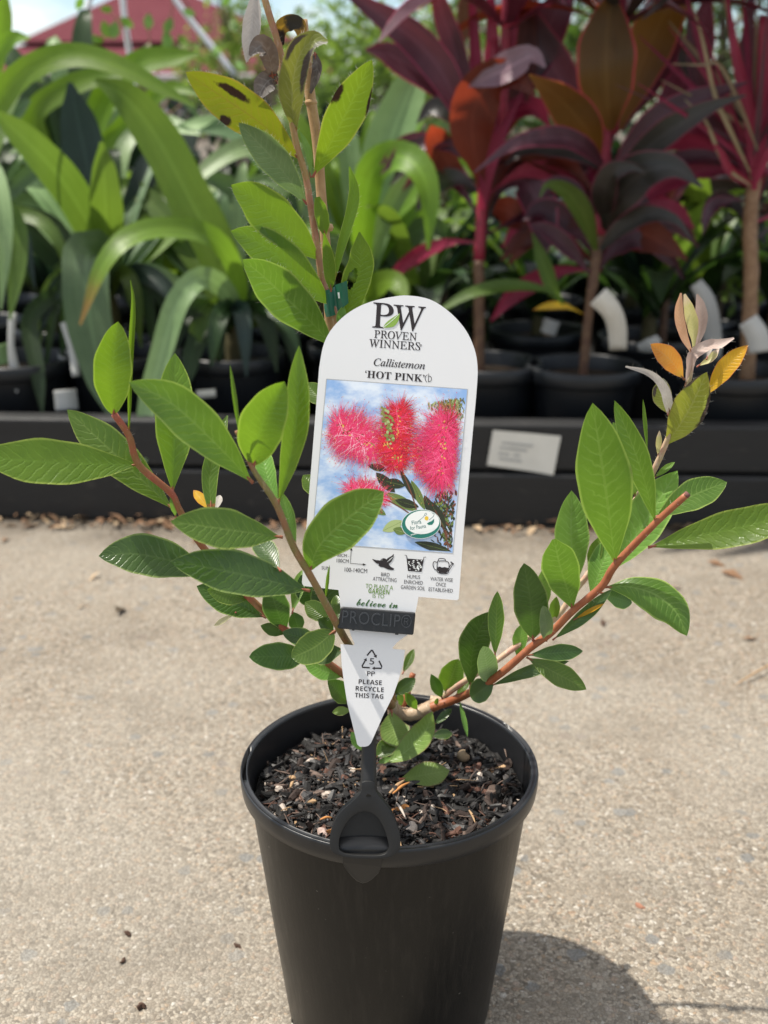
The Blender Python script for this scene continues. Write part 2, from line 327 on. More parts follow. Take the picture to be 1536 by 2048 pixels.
# one sheet, finer round the plant so the slab is gently uneven
def ground_sheet():
    xs = np.r_[-260, -60, -15, -5, np.linspace(-2, 2, 60), 5, 15, 60, 260]; ys = np.r_[-80, -20, -5, -2, np.linspace(-1, 2, 50), 5, 15, 60, 320]
    V = []
    for y in ys:
        for x in xs:
            near = max(0, 1 - max(abs(x) / 2.2, abs(y - .3) / 1.9)); rr = math.hypot(x, y)
            z = (noise.noise((x * 2.2, y * 2.2, 3)) * .0016) * min(1, near * 3) * min(1, max(0, (rr - .12) * 8))
            V.append((x, y, z + GZ))
    nx = len(xs); F = [(j * nx + i, j * nx + i + 1, (j + 1) * nx + i + 1, (j + 1) * nx + i) for j in range(len(ys) - 1) for i in range(nx - 1)]
    return mesh('ground', V, F, CONC)
tag(ground_sheet(), kind='structure')
# raised bed sheet under the nursery pots, extended back to darken gaps between plants
BOARD_YAW = R(-2.6); BY = 1.135
def by(x): return BY + (x - 0) * math.tan(BOARD_YAW)
MATTING = plain('black_weed_matting', (.018, .017, .016), .9, .2, .5, 60, .4, 200)
mb = MB(); V = [(-4, by(-4) + .07, .03), (4, by(4) + .07, .03), (4, 9, .03), (-4, 9, .03)]; mb.add(V, [(0, 1, 2, 3)])
V2 = [(x, y, GZ) for x, y, z in V]; mb.add(V2 + V, [(0, 1, 5, 4), (1, 2, 6, 5), (2, 3, 7, 6), (3, 0, 4, 7)])
tag(mb.build('bed_ground', MATTING, smooth=False), kind='structure')
def board_mat():
    t = NT('recycled_plastic_board'); o = t.coord(); g = t.noise(10, 5, .7, t.mapv(o, (1, 8, 8))); s = t.noise(35, 4, .7, t.mapv(o, (.7, 1, 2)))
    c = t.mix(g, (.008, .008, .0085), (.019, .019, .0195)); c = t.mix(t.math('MULTIPLY', t.step(s, .58, .75), .5), c, (.075, .065, .055))
    t.pr(c, .55, .4); t.bump(s, .3, .002); return t.m
BOARD = board_mat()
def board(z0, z1, off, label):
    mb = MB(); L = 3.4; n = 24; ys = (0, .045); V, F = [], []
    for i in range(n + 1):
        x = -L + 2 * L * i / n; w = .0025 * noise.noise((x * 1.3, z0 * 40, 1))
        for (yy, zz) in ((0, z0), (.045, z0), (.045, z1), (0, z1)): V.append((x, yy + w, zz + .0015 * noise.noise((x * 2, zz * 9, 5))))
    for i in range(n):
        for k in range(4): F.append((i * 4 + k, i * 4 + (k + 1) % 4, i * 4 + 4 + (k + 1) % 4, i * 4 + 4 + k))
    F += [(0, 3, 2, 1), (n * 4, n * 4 + 1, n * 4 + 2, n * 4 + 3)]
    mb.add(V, F); o = mb.build('garden_edge_board', BOARD, smooth=False); o.location = (0, BY + off, 0); o.rotation_euler = (0, 0, BOARD_YAW); bevel(o, .006, 3)
    return tag(o, label, 'board', 'black edging boards of the raised bed')
board(GZ, .0795, -.010, 'lower black plastic edging board lying on the concrete')
board(.0825, .1640, 0, 'upper black plastic edging board with the paper label on it')
# paper label on the upper board
pl = MB(); pa = [P(x, y, by(.2) - .002 - 0) for x, y in ((986, 860), (1122, 872), (1106, 949), (974, 930))]
pa = []
for x, y in ((986, 860), (1122, 872), (1106, 949), (974, 930)):
    q = P(x, y, BY); q = P(x, y, by(q.x) - .0045); pa.append(q)
pa2 = [q + Vector((0, .0012, 0)) for q in pa]
lab = MB()
def grid4(c, n, m, f=None):
    V = []; F = []
    for j in range(m + 1):
        for i in range(n + 1):
            a, b = i / n, j / m; q = (c[0] * (1 - a) + c[1] * a) * (1 - b) + (c[3] * (1 - a) + c[2] * a) * b
            V.append(q + (f(a, b) if f else Vector((0, 0, 0))))
    for j in range(m):
        for i in range(n): F.append((j * (n + 1) + i, j * (n + 1) + i + 1, (j + 1) * (n + 1) + i + 1, (j + 1) * (n + 1) + i))
    return V, F
lab.add(*grid4(pa, 10, 6, lambda a, b: Vector((0, -.0035 * max(0, a - .75) * 4 * b - .0005 * math.sin(a * 9), 0))))
for (b0, a0, a1) in ((.30, .16, .62), (.44, .14, .55), (.60, .14, .30), (.60, .36, .46), (.74, .16, .5)):   # faded print, no longer legible
    cc = [pa[0] * (1 - a) * (1 - b) + pa[1] * a * (1 - b) + pa[2] * a * b + pa[3] * (1 - a) * b + Vector((0, -.0012, 0)) for a, b in ((a0, b0), (a1, b0), (a1, b0 + .05), (a0, b0 + .05))]
    lab.add(cc, [(0, 1, 2, 3)], 1)
PAPER = plain('aged_paper', (.62, .60, .54), .85, .15, .12, 25); FADE = plain('faded_print', (.36, .355, .34), .9, .1, .2, 80)
tag(lab.build('paper_label', [PAPER, FADE]), 'off white paper label stuck on the upper black board', 'label')
# dry litter along the foot of the boards
LITA = plain('dry_litter_brown', (.17, .10, .06), .9, .1, .4, 120); LITB = plain('dry_litter_tan', (.34, .25, .16), .9, .1, .3, 120); LITC = plain('dry_litter_dark', (.06, .045, .03), .9, .1, .4, 120)
mb = MB()
for i in range(900):
    x = random.uniform(-1.1, 1.25); y = by(x) - .014 - abs(random.gauss(0, .022)) if random.random() < .93 else by(x) - random.uniform(.03, .45)
    if x > -.35 and random.random() < .55: continue
    l = random.uniform(.004, .020); w = l * random.uniform(.15, .4); a = random.uniform(0, 6.28); d = Vector((math.cos(a), math.sin(a), random.uniform(-.1, .45))) * l; s = Vector((-math.sin(a), math.cos(a), random.uniform(-.5, .5))) * w
    c = Vector((x, y, GZ + .0015 + random.random() ** 3 * .012)); mid = c + Vector((0, 0, .25 * l))
    mb.add([c - d - s * .3, c - d + s * .3, mid + s, mid - s, c + d], [(0, 1, 2, 3), (3, 2, 4)], random.choice((0, 0, 1, 2)))
tag(mb.build('leaf_litter', [LITA, LITB, LITC]), kind='stuff')

# ---- far away: house, other building, trees
ROOF = plain('maroon_roof_tiles', (.16, .028, .034), .75, .3, .3, 1.2)
def tile_roof():
    t = NT('roof_tiles_maroon'); o = t.coord(); w = t.n('ShaderNodeTexWave', wave_type='BANDS', bands_direction='Z'); w.inputs['Scale'].default_value = 5; w.inputs['Distortion'].default_value = .4; t.set(w.inputs['Vector'], o)
    n = t.noise(1.5, 5, .7, o); c = t.mix(n, (.10, .022, .032), (.165, .05, .06)); c = t.mix(t.math('MULTIPLY', w.outputs[0], .45), c, (.07, .015, .02)); t.pr(c, .9, .1); t.bump(w.outputs[0], .5, .06); return t.m
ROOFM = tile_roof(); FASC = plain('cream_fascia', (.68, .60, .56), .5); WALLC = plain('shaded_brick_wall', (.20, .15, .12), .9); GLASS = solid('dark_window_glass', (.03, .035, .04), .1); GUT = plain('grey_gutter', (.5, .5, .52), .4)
HY = 44.0
hc = P(330, 150, HY); hz = hc.z; ex0 = P(-150, 150, HY).x; ex1 = P(760, 150, HY).x
house = empty('house', (hc.x, HY + 5, 0), 'single storey house with a maroon tiled hip roof beyond the nursery', 'house')
mb = MB()
def hip(mb, x0, x1, y0, y1, z0, rx0, rx1, z1, m=0):
    ym = (y0 + y1) / 2; mb.add([(x0, y0, z0), (x1, y0, z0), (x1, y1, z0), (x0, y1, z0), (rx0, ym, z1), (rx1, ym, z1)], [(0, 1, 5, 4), (1, 2, 5), (2, 3, 4, 5), (3, 0, 4), (0, 3, 2, 1)], m)
zs = P(300, 82, HY + 3.4).z
hip(mb, ex0, ex1, HY, HY + 13, hz, P(205, 0, HY + 6.5).x, P(420, 0, HY + 6.5).x, zs + 1.0)
rf = mb.build('roof', ROOFM, house, smooth=False)
mb = MB(); zt = P(300, -18, HY + 6).z; hip(mb, P(35, 90, HY + 3).x, P(610, 90, HY + 3).x, HY + 3, HY + 10, zs - .05, P(250, 0, HY + 6.5).x, P(372, 0, HY + 6.5).x, zt)
o = mb.build('upper_roof', ROOFM, house, smooth=False)
mb = MB(); mb.tube([(P(250, 0, HY + 6.5).x, HY + 6.5, zt + .03), (P(372, 0, HY + 6.5).x, HY + 6.5, zt + .03)], [.16, .16]); mb.build('ridge_cap', ROOFM, o)
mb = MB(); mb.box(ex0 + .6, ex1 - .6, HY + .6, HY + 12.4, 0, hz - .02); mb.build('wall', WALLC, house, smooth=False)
mb = MB(); mb.box(ex0 - .05, ex1 + .05, HY - .06, HY - .004, hz - .22, hz - .01); mb.build('fascia', FASC, house, smooth=False)
mb = MB(); mb.tube([(ex0, HY - .14, hz - .04), (ex1, HY - .14, hz - .04)], [.07, .07]); mb.build('gutter', GUT, house)
for k in range(3):
    x = ex0 + 3 + k * 5.5; mb = MB(); mb.box(x, x + 1.8, HY + .52, HY + .58, .9, 2.0); w = mb.build('window', FASC, house, smooth=False)
    mb = MB(); mb.box(x + .1, x + 1.7, HY + .49, HY + .515, 1.0, 1.9); mb.build('pane', GLASS, w, smooth=False)
# pale rendered building seen between the purple leaves
by0 = P(800, 60, 30); by1 = P(985, 60, 30)
shed = empty('building', ((by0.x + by1.x) / 2, 32, 0), 'pale pinkish rendered building with a low roof behind the purple leaves', 'building')
PINKW = plain('pale_pink_render', (.60, .42, .36), .85); mb = MB(); mb.box(by0.x, by1.x + 3, 30, 36, 0, P(800, 62, 30).z); mb.build('wall', PINKW, shed, smooth=False)
mb = MB(); z = P(800, 62, 30).z; mb.box(by0.x - .3, by1.x + 3.3, 29.7, 36.3, z + .002, z + .16); mb.build('roof', FASC, shed, smooth=False)
mb = MB(); mb.box(by0.x + .9, by0.x + 2.0, 29.9, 29.99, .6, P(800, 130, 30).z); mb.build('window', FASC, shed, smooth=False)
# trees and shrubs made of many small leaves
TREEM = [leaf_mat('tree_leaf_light', (.10, .17, .035), (.15, .22, .05), (.3, .45, .05), tw=.45), leaf_mat('tree_leaf_mid', (.035, .075, .016), (.055, .10, .02), (.12, .22, .025), tw=.4), leaf_mat('tree_leaf_deep', (.008, .020, .006), (.013, .030, .008), (.025, .06, .01), tw=.25)]  # deepest copy is darkened to stand in for shade over the back row
BARK = plain('tree_bark', (.10, .075, .055), .9, .2, .4, 20, .5, 40)
def crown_geo(n, rx, ry, rz, cz, ls, seed, hollow=.35):
    rg = np.random.default_rng(seed); V, F, U = [], [], []
    cl = rg.normal(size=(26, 3)); cl /= np.linalg.norm(cl, axis=1)[:, None]; cl *= rg.uniform(.3, .95, (26, 1))
    for i in range(n):
        k = cl[rg.integers(26)]; p = (k + rg.normal(size=3) * .17) * (rx, ry, rz) + (0, 0, cz)
        d = rg.normal(size=3) + np.array([0, 0, -.25]); d /= np.linalg.norm(d); s = np.cross(d, rg.normal(size=3)); s /= np.linalg.norm(s); nn = np.cross(d, s); l = ls * rg.uniform(.6, 1.4); w = l * rg.uniform(.3, .48)
        b = len(V); V += [p, p + d * l * .5 + s * w * .5 + nn * l * .05, p + d * l * .5 - s * w * .5 + nn * l * .05, p + d * l]; F.append((b, b + 1, b + 3, b + 2)); U += [(.5, 0), (1, .5), (0, .5), (.5, 1)]
    return V, F, U
def tree(name, loc, h, rx, rz, n, ls, mi, seed, label, cat, group=None, ry=None):
    t = empty(name, loc, label, cat, group); L = Vector(loc); mb = MB()
    mb.tube([L, L + Vector((.03 * h, 0, h * .4)), L + Vector((.0, .02 * h, h * .85))], [h * .03, h * .022, h * .008], sides=8)
    for k in range(6):
        a = k * 1.05 + seed; z0 = h * (.3 + .07 * k); mb.tube([L + Vector((0, 0, z0)), L + Vector((math.cos(a) * rx * .4, math.sin(a) * rx * .4, z0 + h * .12)), L + Vector((math.cos(a) * rx * .8, math.sin(a) * rx * .8, z0 + h * .3))], [h * .012, h * .008, h * .003], sides=5, n=7)
    mb.build('trunk', BARK, t)
    V, F, U = crown_geo(n, rx, ry or rx, rz, h - rz, ls, seed); V = [Vector(v) + L for v in V]
    mesh('crown', V, F, TREEM[mi], t, uv=U); return t
def at_ground(px, y): return (P(px, 243, y).x, y, 0)
tree('tree', at_ground(760, 7.0), 1.50, .62, .56, 2600, .075, 0, 3, 'loose pale green young tree standing behind the main stem tip', 'tree')
tree('tree', at_ground(905, 9.0), 1.55, .7, .7, 1500, .09, 0, 5, 'pale green tree standing in front of the pinkish building', 'tree')
tree('tree', at_ground(1120, 6.5), 1.6, .9, .7, 2600, .085, 1, 8, 'mid green bushy tree standing behind the purple leaved plants', 'tree')
tree('tree', at_ground(1420, 7.5), 2.0, 1.0, .8, 2600, .085, 1, 9, 'green bushy tree at the right behind the red stems', 'tree')
tree('tree', at_ground(460, 11), 2.0, .55, .75, 1200, .10, 0, 12, 'thin pale green tree in front of the maroon roof', 'tree')
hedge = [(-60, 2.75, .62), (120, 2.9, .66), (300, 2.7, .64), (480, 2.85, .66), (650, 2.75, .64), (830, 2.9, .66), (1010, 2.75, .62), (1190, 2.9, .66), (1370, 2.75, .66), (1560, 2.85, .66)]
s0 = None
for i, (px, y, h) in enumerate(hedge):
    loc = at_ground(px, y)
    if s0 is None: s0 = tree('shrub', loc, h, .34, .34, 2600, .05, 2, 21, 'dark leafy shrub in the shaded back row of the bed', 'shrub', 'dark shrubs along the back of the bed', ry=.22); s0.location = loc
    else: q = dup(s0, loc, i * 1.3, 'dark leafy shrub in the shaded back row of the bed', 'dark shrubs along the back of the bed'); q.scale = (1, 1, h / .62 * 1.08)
# ================================================================== plants, pots and tags standing in the bed behind the boards
SOILBG = plain('potting_mix_dark', (.03, .022, .016), .95, .1, .5, 90, .6, 150)
PB_PROF = [(.001, .0), (.070, .0), (.076, .004), (.093, .170), (.101, .172), (.103, .176), (.1035, .196), (.101, .2), (.097, .2), (.0955, .196), (.092, .165)]
def nursery_pot(px, y, label, s=1.0, z=.03, n=40):
    x = P(px, 700, y).x; e = empty('nursery_pot', (x, y, z), label, 'plant pot', 'black nursery pots in the bed'); L = Vector((x, y, z))
    V, F = lathe_geo([(r * s, zz * s) for r, zz in PB_PROF[:4]], n); mesh('pot_wall', [Vector(v) + L for v in V], F, POTBG, e)
    V, F = lathe_geo([(r * s, zz * s) for r, zz in PB_PROF[3:]], n); mesh('rim', [Vector(v) + L for v in V], F, POTBG, e)
    V, F = lathe_geo([(.001, .178 * s), (.05 * s, .177 * s), (.0945 * s, .172 * s)], 24, lambda j, a, r, zz: (r, zz + .004 * noise.noise((r * 60 * math.cos(a), r * 60 * math.sin(a), px)) * (j < 2)))
    mesh('potting_mix', [Vector(v) + L for v in V], F, SOILBG, e); return e
nursery_pot(1168, 1.30, 'black nursery pot with the purple leaved cordyline, centre of the right hand row')
nursery_pot(972, 1.33, 'black nursery pot half hidden behind the white plant tag')
nursery_pot(1470, 1.26, 'black nursery pot at the far right below the ringed brown trunk')
nursery_pot(462, 1.42, 'black nursery pot under the bromeliad left of the tag')
nursery_pot(228, 1.42, 'black nursery pot behind the hanging grey green bromeliad leaf')
nursery_pot(30, 1.36, 'black nursery pot at the far left edge behind the boards')
p0 = nursery_pot(720, 1.5, 'black nursery pot directly behind the main plant')
fill = [(840, 1.62), (1075, 1.68), (1300, 1.6), (1400, 1.72), (1540, 1.66), (340, 1.7), (590, 1.75), (120, 1.72), (-40, 1.78), (200, 2.05), (420, 2.1), (640, 2.1), (860, 2.05), (1080, 2.1), (1260, 2.05), (1450, 2.12), (1590, 2.1), (0, 2.1)]
for px, y in fill: dup(p0, (P(px, 640, y).x, y, .03), random.uniform(0, 6), 'black nursery pot standing in the shaded rows behind the front pots', 'black nursery pots in the shaded rows')
# leaf materials
SB = leaf_mat('strap_bright', (.11, .21, .018), (.15, .255, .025), (.32, .56, .025), tw=.45, rough=.42, nscale=14, streak=.3)
SM = leaf_mat('strap_mint', (.19, .30, .12), (.25, .37, .16), (.26, .42, .08), tw=.28, rough=.4, nscale=14, spec=.5, streak=.3)
SG = leaf_mat('strap_grey_green', (.085, .155, .066), (.12, .20, .09), (.17, .30, .05), tw=.28, rough=.42, nscale=14, spec=.5)
SO = leaf_mat('strap_olive', (.075, .135, .022), (.11, .175, .03), (.22, .36, .03), tw=.38, rough=.4, nscale=14)
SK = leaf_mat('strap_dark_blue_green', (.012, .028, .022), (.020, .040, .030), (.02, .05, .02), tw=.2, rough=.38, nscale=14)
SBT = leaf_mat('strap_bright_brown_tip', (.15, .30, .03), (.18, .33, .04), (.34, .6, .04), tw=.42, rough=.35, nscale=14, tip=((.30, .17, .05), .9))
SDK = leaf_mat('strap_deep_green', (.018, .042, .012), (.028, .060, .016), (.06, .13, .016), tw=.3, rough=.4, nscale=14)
CROWN = plain('bromeliad_base', (.07, .06, .025), .7, .3, .4, 30)
STRAP = dict(seg=22, nu=4, fold=.22)
def clump(name, px, py, y, label, cat, leaves, group=None, basew=.016, pot_z=.2, basename='base'):
    """leaves: (material, width px, [(px, py, y) ... from beyond the crown to the tip], kwargs)"""
    c = P(px, py, y); e = empty(name, (c.x, y, .2), label, cat, group)
    tube(basename, [(c.x, y, .195), (c.x, y, c.z - .02), (c.x, y, c.z + .03)], [basew * 1.2, basew * 1.3, basew * .5], CROWN, e)
    for L in leaves:
        m, w, pts = L[:3]; k = dict(STRAP); k.update(L[3] if len(L) > 3 else {})
        full = [(px, py, y)] + pts
        if not isinstance(w, (list, tuple)): w = [w * .55, w * .75, w * .95, w, w, w * .93, w * .72, w * .06]
        ribbon('leaf', full, w, m, e, **k)
    return e
clump('bromeliad', 215, 590, 1.45, 'bromeliad with a broad grey green leaf hanging over the boards', 'bromeliad', [
    (SO, 72, [(205, 500, 1.44), (130, 370, 1.36), (60, 290, 1.3), (-20, 215, 1.25)], dict(tilt=15)),
    (SK, 92, [(200, 430, 1.48), (170, 310, 1.5), (140, 165, 1.52)]),
    (SO, 66, [(214, 480, 1.4), (210, 390, 1.34), (203, 283, 1.3)], dict(tilt=10)),
    (SG, 92, [(205, 530, 1.38), (182, 503, 1.31), (172, 535, 1.26), (180, 640, 1.235), (202, 740, 1.22), (232, 850, 1.2)], dict(tilt=12)),
    (SDK, 60, [(150, 540, 1.5), (70, 470, 1.5), (10, 430, 1.5)]),
    (SK, 55, [(250, 480, 1.52), (280, 380, 1.55), (300, 290, 1.6)]),
    (SO, 44, [(240, 500, 1.55), (262, 420, 1.6), (300, 330, 1.66)]),
    (SDK, 34, [(160, 600, 1.4), (110, 590, 1.36), (60, 640, 1.33), (75, 740, 1.28), (85, 830, 1.25)]),
    (SM, 36, [(228, 520, 1.6), (240, 330, 1.66), (275, 262, 1.7), (330, 255, 1.7)], dict(tilt=30)),
])
clump('bromeliad', 470, 660, 1.42, 'bromeliad with arching strap leaves left of the white tag', 'bromeliad', [
    (SO, 88, [(448, 540, 1.42), (375, 390, 1.4), (305, 262, 1.38), (245, 190, 1.36), (190, 160, 1.36)], dict(tilt=12)),
    (SBT, 42, [(475, 560, 1.36), (425, 478, 1.3), (340, 458, 1.24), (262, 474, 1.2), (208, 530, 1.17), (160, 650, 1.15)], dict(tilt=38)),
    (SM, 46, [(462, 600, 1.36), (428, 562, 1.3), (392, 560, 1.25), (352, 612, 1.22), (322, 710, 1.2), (292, 830, 1.18), (286, 960, 1.14)], dict(tilt=8)),
    (SB, 44, [(470, 540, 1.5), (400, 470, 1.55), (330, 430, 1.55), (280, 440, 1.5)], dict(tilt=30)),
    (SDK, 40, [(420, 640, 1.36), (390, 690, 1.32), (370, 780, 1.28)]),
    (SG, 50, [(490, 560, 1.5), (500, 440, 1.55), (450, 370, 1.55), (390, 360, 1.5)], dict(tilt=25)),
    (SB, 60, [(480, 560, 1.5), (470, 460, 1.55), (430, 400, 1.6), (400, 350, 1.66)], dict(tilt=15)),
    (SDK, 70, [(520, 560, 1.46), (560, 470, 1.46), (590, 380, 1.46)]),
    (SO, 50, [(530, 620, 1.4), (580, 600, 1.36), (610, 660, 1.3)], dict(tilt=20)),
])
clump('bromeliad', -70, 470, 1.45, 'bromeliad at the far left whose bright leaf arches across the roof', 'bromeliad', [
    (SB, [24, 34, 46, 50, 50, 46, 40, 30, 4], [(-50, 300, 1.42), (20, 175, 1.37), (95, 122, 1.34), (165, 112, 1.33), (240, 135, 1.32), (310, 170, 1.31), (388, 212, 1.3)], dict(tilt=24)),
    (SB, 56, [(-50, 260, 1.6), (-20, 120, 1.6), (2, 45, 1.6), (6, -40, 1.6)]),
    (SB, 46, [(-60, 250, 1.5), (-20, 130, 1.46), (20, 80, 1.44), (60, 76, 1.42)], dict(tilt=20)),
    (SM, 34, [(-60, 380, 1.36), (-20, 330, 1.3), (10, 440, 1.24), (2, 620, 1.2)]),
    (SG, 60, [(-50, 330, 1.55), (0, 240, 1.55), (60, 200, 1.6)], dict(tilt=30)),
    (SO, 46, [(-60, 420, 1.36), (-20, 400, 1.3), (35, 470, 1.26), (20, 640, 1.2)]),
])
clump('bromeliad', 150, 420, 1.8, 'bromeliad in the second row with bright leaves under the roof line', 'bromeliad', [
    (SB, 44, [(90, 300, 1.8), (70, 230, 1.8), (125, 182, 1.78), (205, 152, 1.76), (290, 140, 1.75)], dict(tilt=25)),
    (SB, 52, [(180, 280, 1.8), (220, 180, 1.8), (280, 128, 1.78), (345, 116, 1.78), (398, 106, 1.78)], dict(tilt=25)),
    (SM, 40, [(200, 330, 1.8), (260, 270, 1.8), (330, 250, 1.75), (400, 270, 1.7)], dict(tilt=35)),
    (SDK, 60, [(120, 330, 1.85), (100, 250, 1.85), (60, 210, 1.85)]),
    (SB, 36, [(180, 330, 1.76), (240, 260, 1.74), (330, 180, 1.7), (400, 190, 1.66)], dict(tilt=20)),
    (SK, 60, [(210, 340, 1.85), (260, 300, 1.85), (330, 260, 1.85)]),
])
clump('bromeliad', 640, 560, 1.6, 'bromeliad behind the main stem with a pale mint leaf curling left', 'bromeliad', [
    (SM, 40, [(610, 430, 1.58), (555, 322, 1.55), (490, 296, 1.5), (418, 336, 1.46), (370, 392, 1.43)], dict(tilt=32)),
    (SG, 62, [(600, 420, 1.62), (540, 320, 1.64), (470, 260, 1.66), (400, 262, 1.64)], dict(tilt=25)),
    (SM, 40, [(600, 400, 1.7), (520, 290, 1.72), (430, 250, 1.7), (330, 262, 1.68)], dict(tilt=40)),
    (SDK, 60, [(560, 480, 1.6), (500, 420, 1.6), (440, 400, 1.6)]),
    (SG, 50, [(650, 420, 1.64), (670, 300, 1.68), (690, 200, 1.7)]),
])
clump('bromeliad', 725, 560, 1.55, 'bromeliad with pale mint leaves rising right of the main stem', 'bromeliad', [
    (SM, 92, [(745, 440, 1.55), (775, 300, 1.55), (815, 190, 1.55), (852, 118, 1.55)], dict(tilt=14)),
    (SM, 40, [(750, 480, 1.52), (800, 380, 1.5), (865, 270, 1.48), (905, 200, 1.46), (935, 150, 1.46)]),
    (SB, [30, 40, 52, 62, 64, 62, 52, 34, 3], [(728, 440, 1.48), (742, 350, 1.44), (785, 314, 1.4), (830, 328, 1.36), (858, 390, 1.33), (856, 500, 1.31)], dict(tilt=16)),
    (SB, 50, [(728, 600, 1.46), (752, 572, 1.42), (790, 566, 1.38), (815, 610, 1.34)], dict(tilt=15)),
    (SM, 34, [(760, 500, 1.6), (800, 420, 1.6), (830, 380, 1.62)]),
    (SG, 40, [(770, 520, 1.6), (800, 470, 1.62), (790, 400, 1.64)]),
    (SB, 40, [(690, 480, 1.6), (665, 400, 1.62), (660, 320, 1.65)]),
])
for e, (hx, hy, yy) in zip([o for o in bpy.data.objects if o.name.startswith('bromeliad') and o.type == 'EMPTY'][:7], ((215, 590, 1.45), (470, 660, 1.42), (-70, 470, 1.45), (150, 420, 1.8), (640, 560, 1.6), (725, 560, 1.55))):
    for k in range(11):
        a = -1.25 + 2.5 * ((k * 0.618 + .2) % 1); l = random.uniform(220, 420); dy = random.uniform(.03, .22); w = random.uniform(28, 50); m = random.choice((SB, SO, SG, SDK, SB, SM)); dr = random.uniform(20, 150)
        ribbon('leaf', [(hx, hy, yy), (hx + math.sin(a) * l * .35, hy - math.cos(a) * l * .55, yy + dy * .4), (hx + math.sin(a) * l * .7, hy - math.cos(a) * l * .92, yy + dy * .75), (hx + math.sin(a) * l * 1.0, hy - math.cos(a) * l * .95 + dr * abs(math.sin(a)), yy + dy)], [w * .6, w * .8, w, w, w * .9, w * .65, w * .05], m, e, tilt=random.uniform(5, 40), nu=4, fold=.22, seg=16)
for e, (hx, hy, yy), lo in zip([o for o in bpy.data.objects if o.name.startswith('bromeliad') and o.type == 'EMPTY'][:3], ((215, 590, 1.45), (470, 660, 1.42), (-70, 470, 1.45)), (0, 1, 2)):
    for k in range(9):      # lower dark blades hanging in front of the pots, added to deepen shade there
        a = -1.4 + 2.8 * ((k * 0.618 + .1 * lo) % 1); l = random.uniform(90, 190) + (110 if lo == 2 else 0); dy = -random.uniform(.05, .15); w = random.uniform(24, 40)
        ribbon('leaf', [(hx, hy, yy), (hx + math.sin(a) * l * .4, hy - 45, yy + dy * .5), (hx + math.sin(a) * l * .85, hy - 10, yy + dy * .85), (hx + math.sin(a) * l * 1.1, hy + random.uniform(70, 170), yy + dy)], [w * .6, w * .8, w, w, w * .9, w * .6, w * .05], random.choice((SDK, SDK, SO, SK)), e, tilt=random.uniform(0, 15), nu=4, fold=.22, seg=16)
fillp = None  # dark filler plants added to cover the pots and darken the rows
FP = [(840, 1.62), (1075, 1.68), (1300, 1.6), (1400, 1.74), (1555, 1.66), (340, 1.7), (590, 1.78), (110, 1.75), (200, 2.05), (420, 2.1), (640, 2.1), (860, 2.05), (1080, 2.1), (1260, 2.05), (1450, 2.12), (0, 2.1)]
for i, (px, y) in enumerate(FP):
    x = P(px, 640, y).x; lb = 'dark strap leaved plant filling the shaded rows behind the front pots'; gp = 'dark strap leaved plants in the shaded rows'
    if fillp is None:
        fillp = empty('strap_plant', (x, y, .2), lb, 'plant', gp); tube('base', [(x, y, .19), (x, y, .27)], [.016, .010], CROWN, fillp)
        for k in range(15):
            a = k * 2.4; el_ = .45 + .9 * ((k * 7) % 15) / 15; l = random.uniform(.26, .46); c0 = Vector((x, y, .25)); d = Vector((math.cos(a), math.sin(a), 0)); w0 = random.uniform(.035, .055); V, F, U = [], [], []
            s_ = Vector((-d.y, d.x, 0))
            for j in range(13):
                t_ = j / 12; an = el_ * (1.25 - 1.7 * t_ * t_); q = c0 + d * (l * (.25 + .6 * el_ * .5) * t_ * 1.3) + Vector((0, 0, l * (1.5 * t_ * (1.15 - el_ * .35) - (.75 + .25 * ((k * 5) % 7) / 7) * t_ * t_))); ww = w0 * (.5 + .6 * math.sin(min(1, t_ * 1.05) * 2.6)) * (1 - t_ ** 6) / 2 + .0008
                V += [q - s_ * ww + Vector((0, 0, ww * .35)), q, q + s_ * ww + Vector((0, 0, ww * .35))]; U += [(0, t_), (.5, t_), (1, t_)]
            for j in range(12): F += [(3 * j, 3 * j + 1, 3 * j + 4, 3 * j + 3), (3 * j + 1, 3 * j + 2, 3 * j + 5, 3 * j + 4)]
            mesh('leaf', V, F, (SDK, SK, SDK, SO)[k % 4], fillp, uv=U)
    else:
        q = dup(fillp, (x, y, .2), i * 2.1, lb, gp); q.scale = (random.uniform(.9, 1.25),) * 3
# yellow green fern and leafy green plants low behind the stem
FERN = leaf_mat('fern_yellow_green', (.17, .26, .02), (.22, .27, .02), (.38, .5, .02), tw=.5); FERNR = leaf_mat('fern_rusty', (.18, .10, .02), (.20, .14, .03), (.4, .2, .03), tw=.5)
c = P(690, 560, 1.75); fern = empty('fern', (c.x, 1.75, .2), 'yellow green fern with rusty tips behind the main stem', 'fern')
tube('stem', [(c.x, 1.75, .195), (c.x, 1.75, c.z)], [.012, .008], CROWN, fern)
for k in range(26):
    a = random.uniform(-1.3, 1.3); l = random.uniform(110, 270); tip = (690 + math.sin(a) * l * .62, 560 - math.cos(a) * l, 1.75 + random.uniform(-.14, .1))
    V, F, U = [], [], []
    p0_, p1_ = P(690, 560, 1.75), P(*tip); d = p1_ - p0_; s = d.cross(Vector((0, -1, 0))).normalized()
    for q in range(14):
        t_ = (q + 1) / 15; w = .036 * (1 - t_ * .7)
        for sg in (-1, 1):
            b = p0_ + d * t_ + Vector((0, -.03 * math.sin(t_ * 3), .0)); e_ = b + s * sg * w + d.normalized() * .012 + Vector((0, random.uniform(-.01, .01), 0)); m_ = (b + e_) / 2; ww = d.normalized() * .0075
            n = len(V); V += [b, m_ + ww, e_, m_ - ww]; F.append((n, n + 1, n + 2, n + 3)); U += [(.5, 0), (1, .5), (.5, 1), (0, .5)]
    mesh('frond', V, F, FERNR if random.random() < .22 else FERN, fern, uv=U)
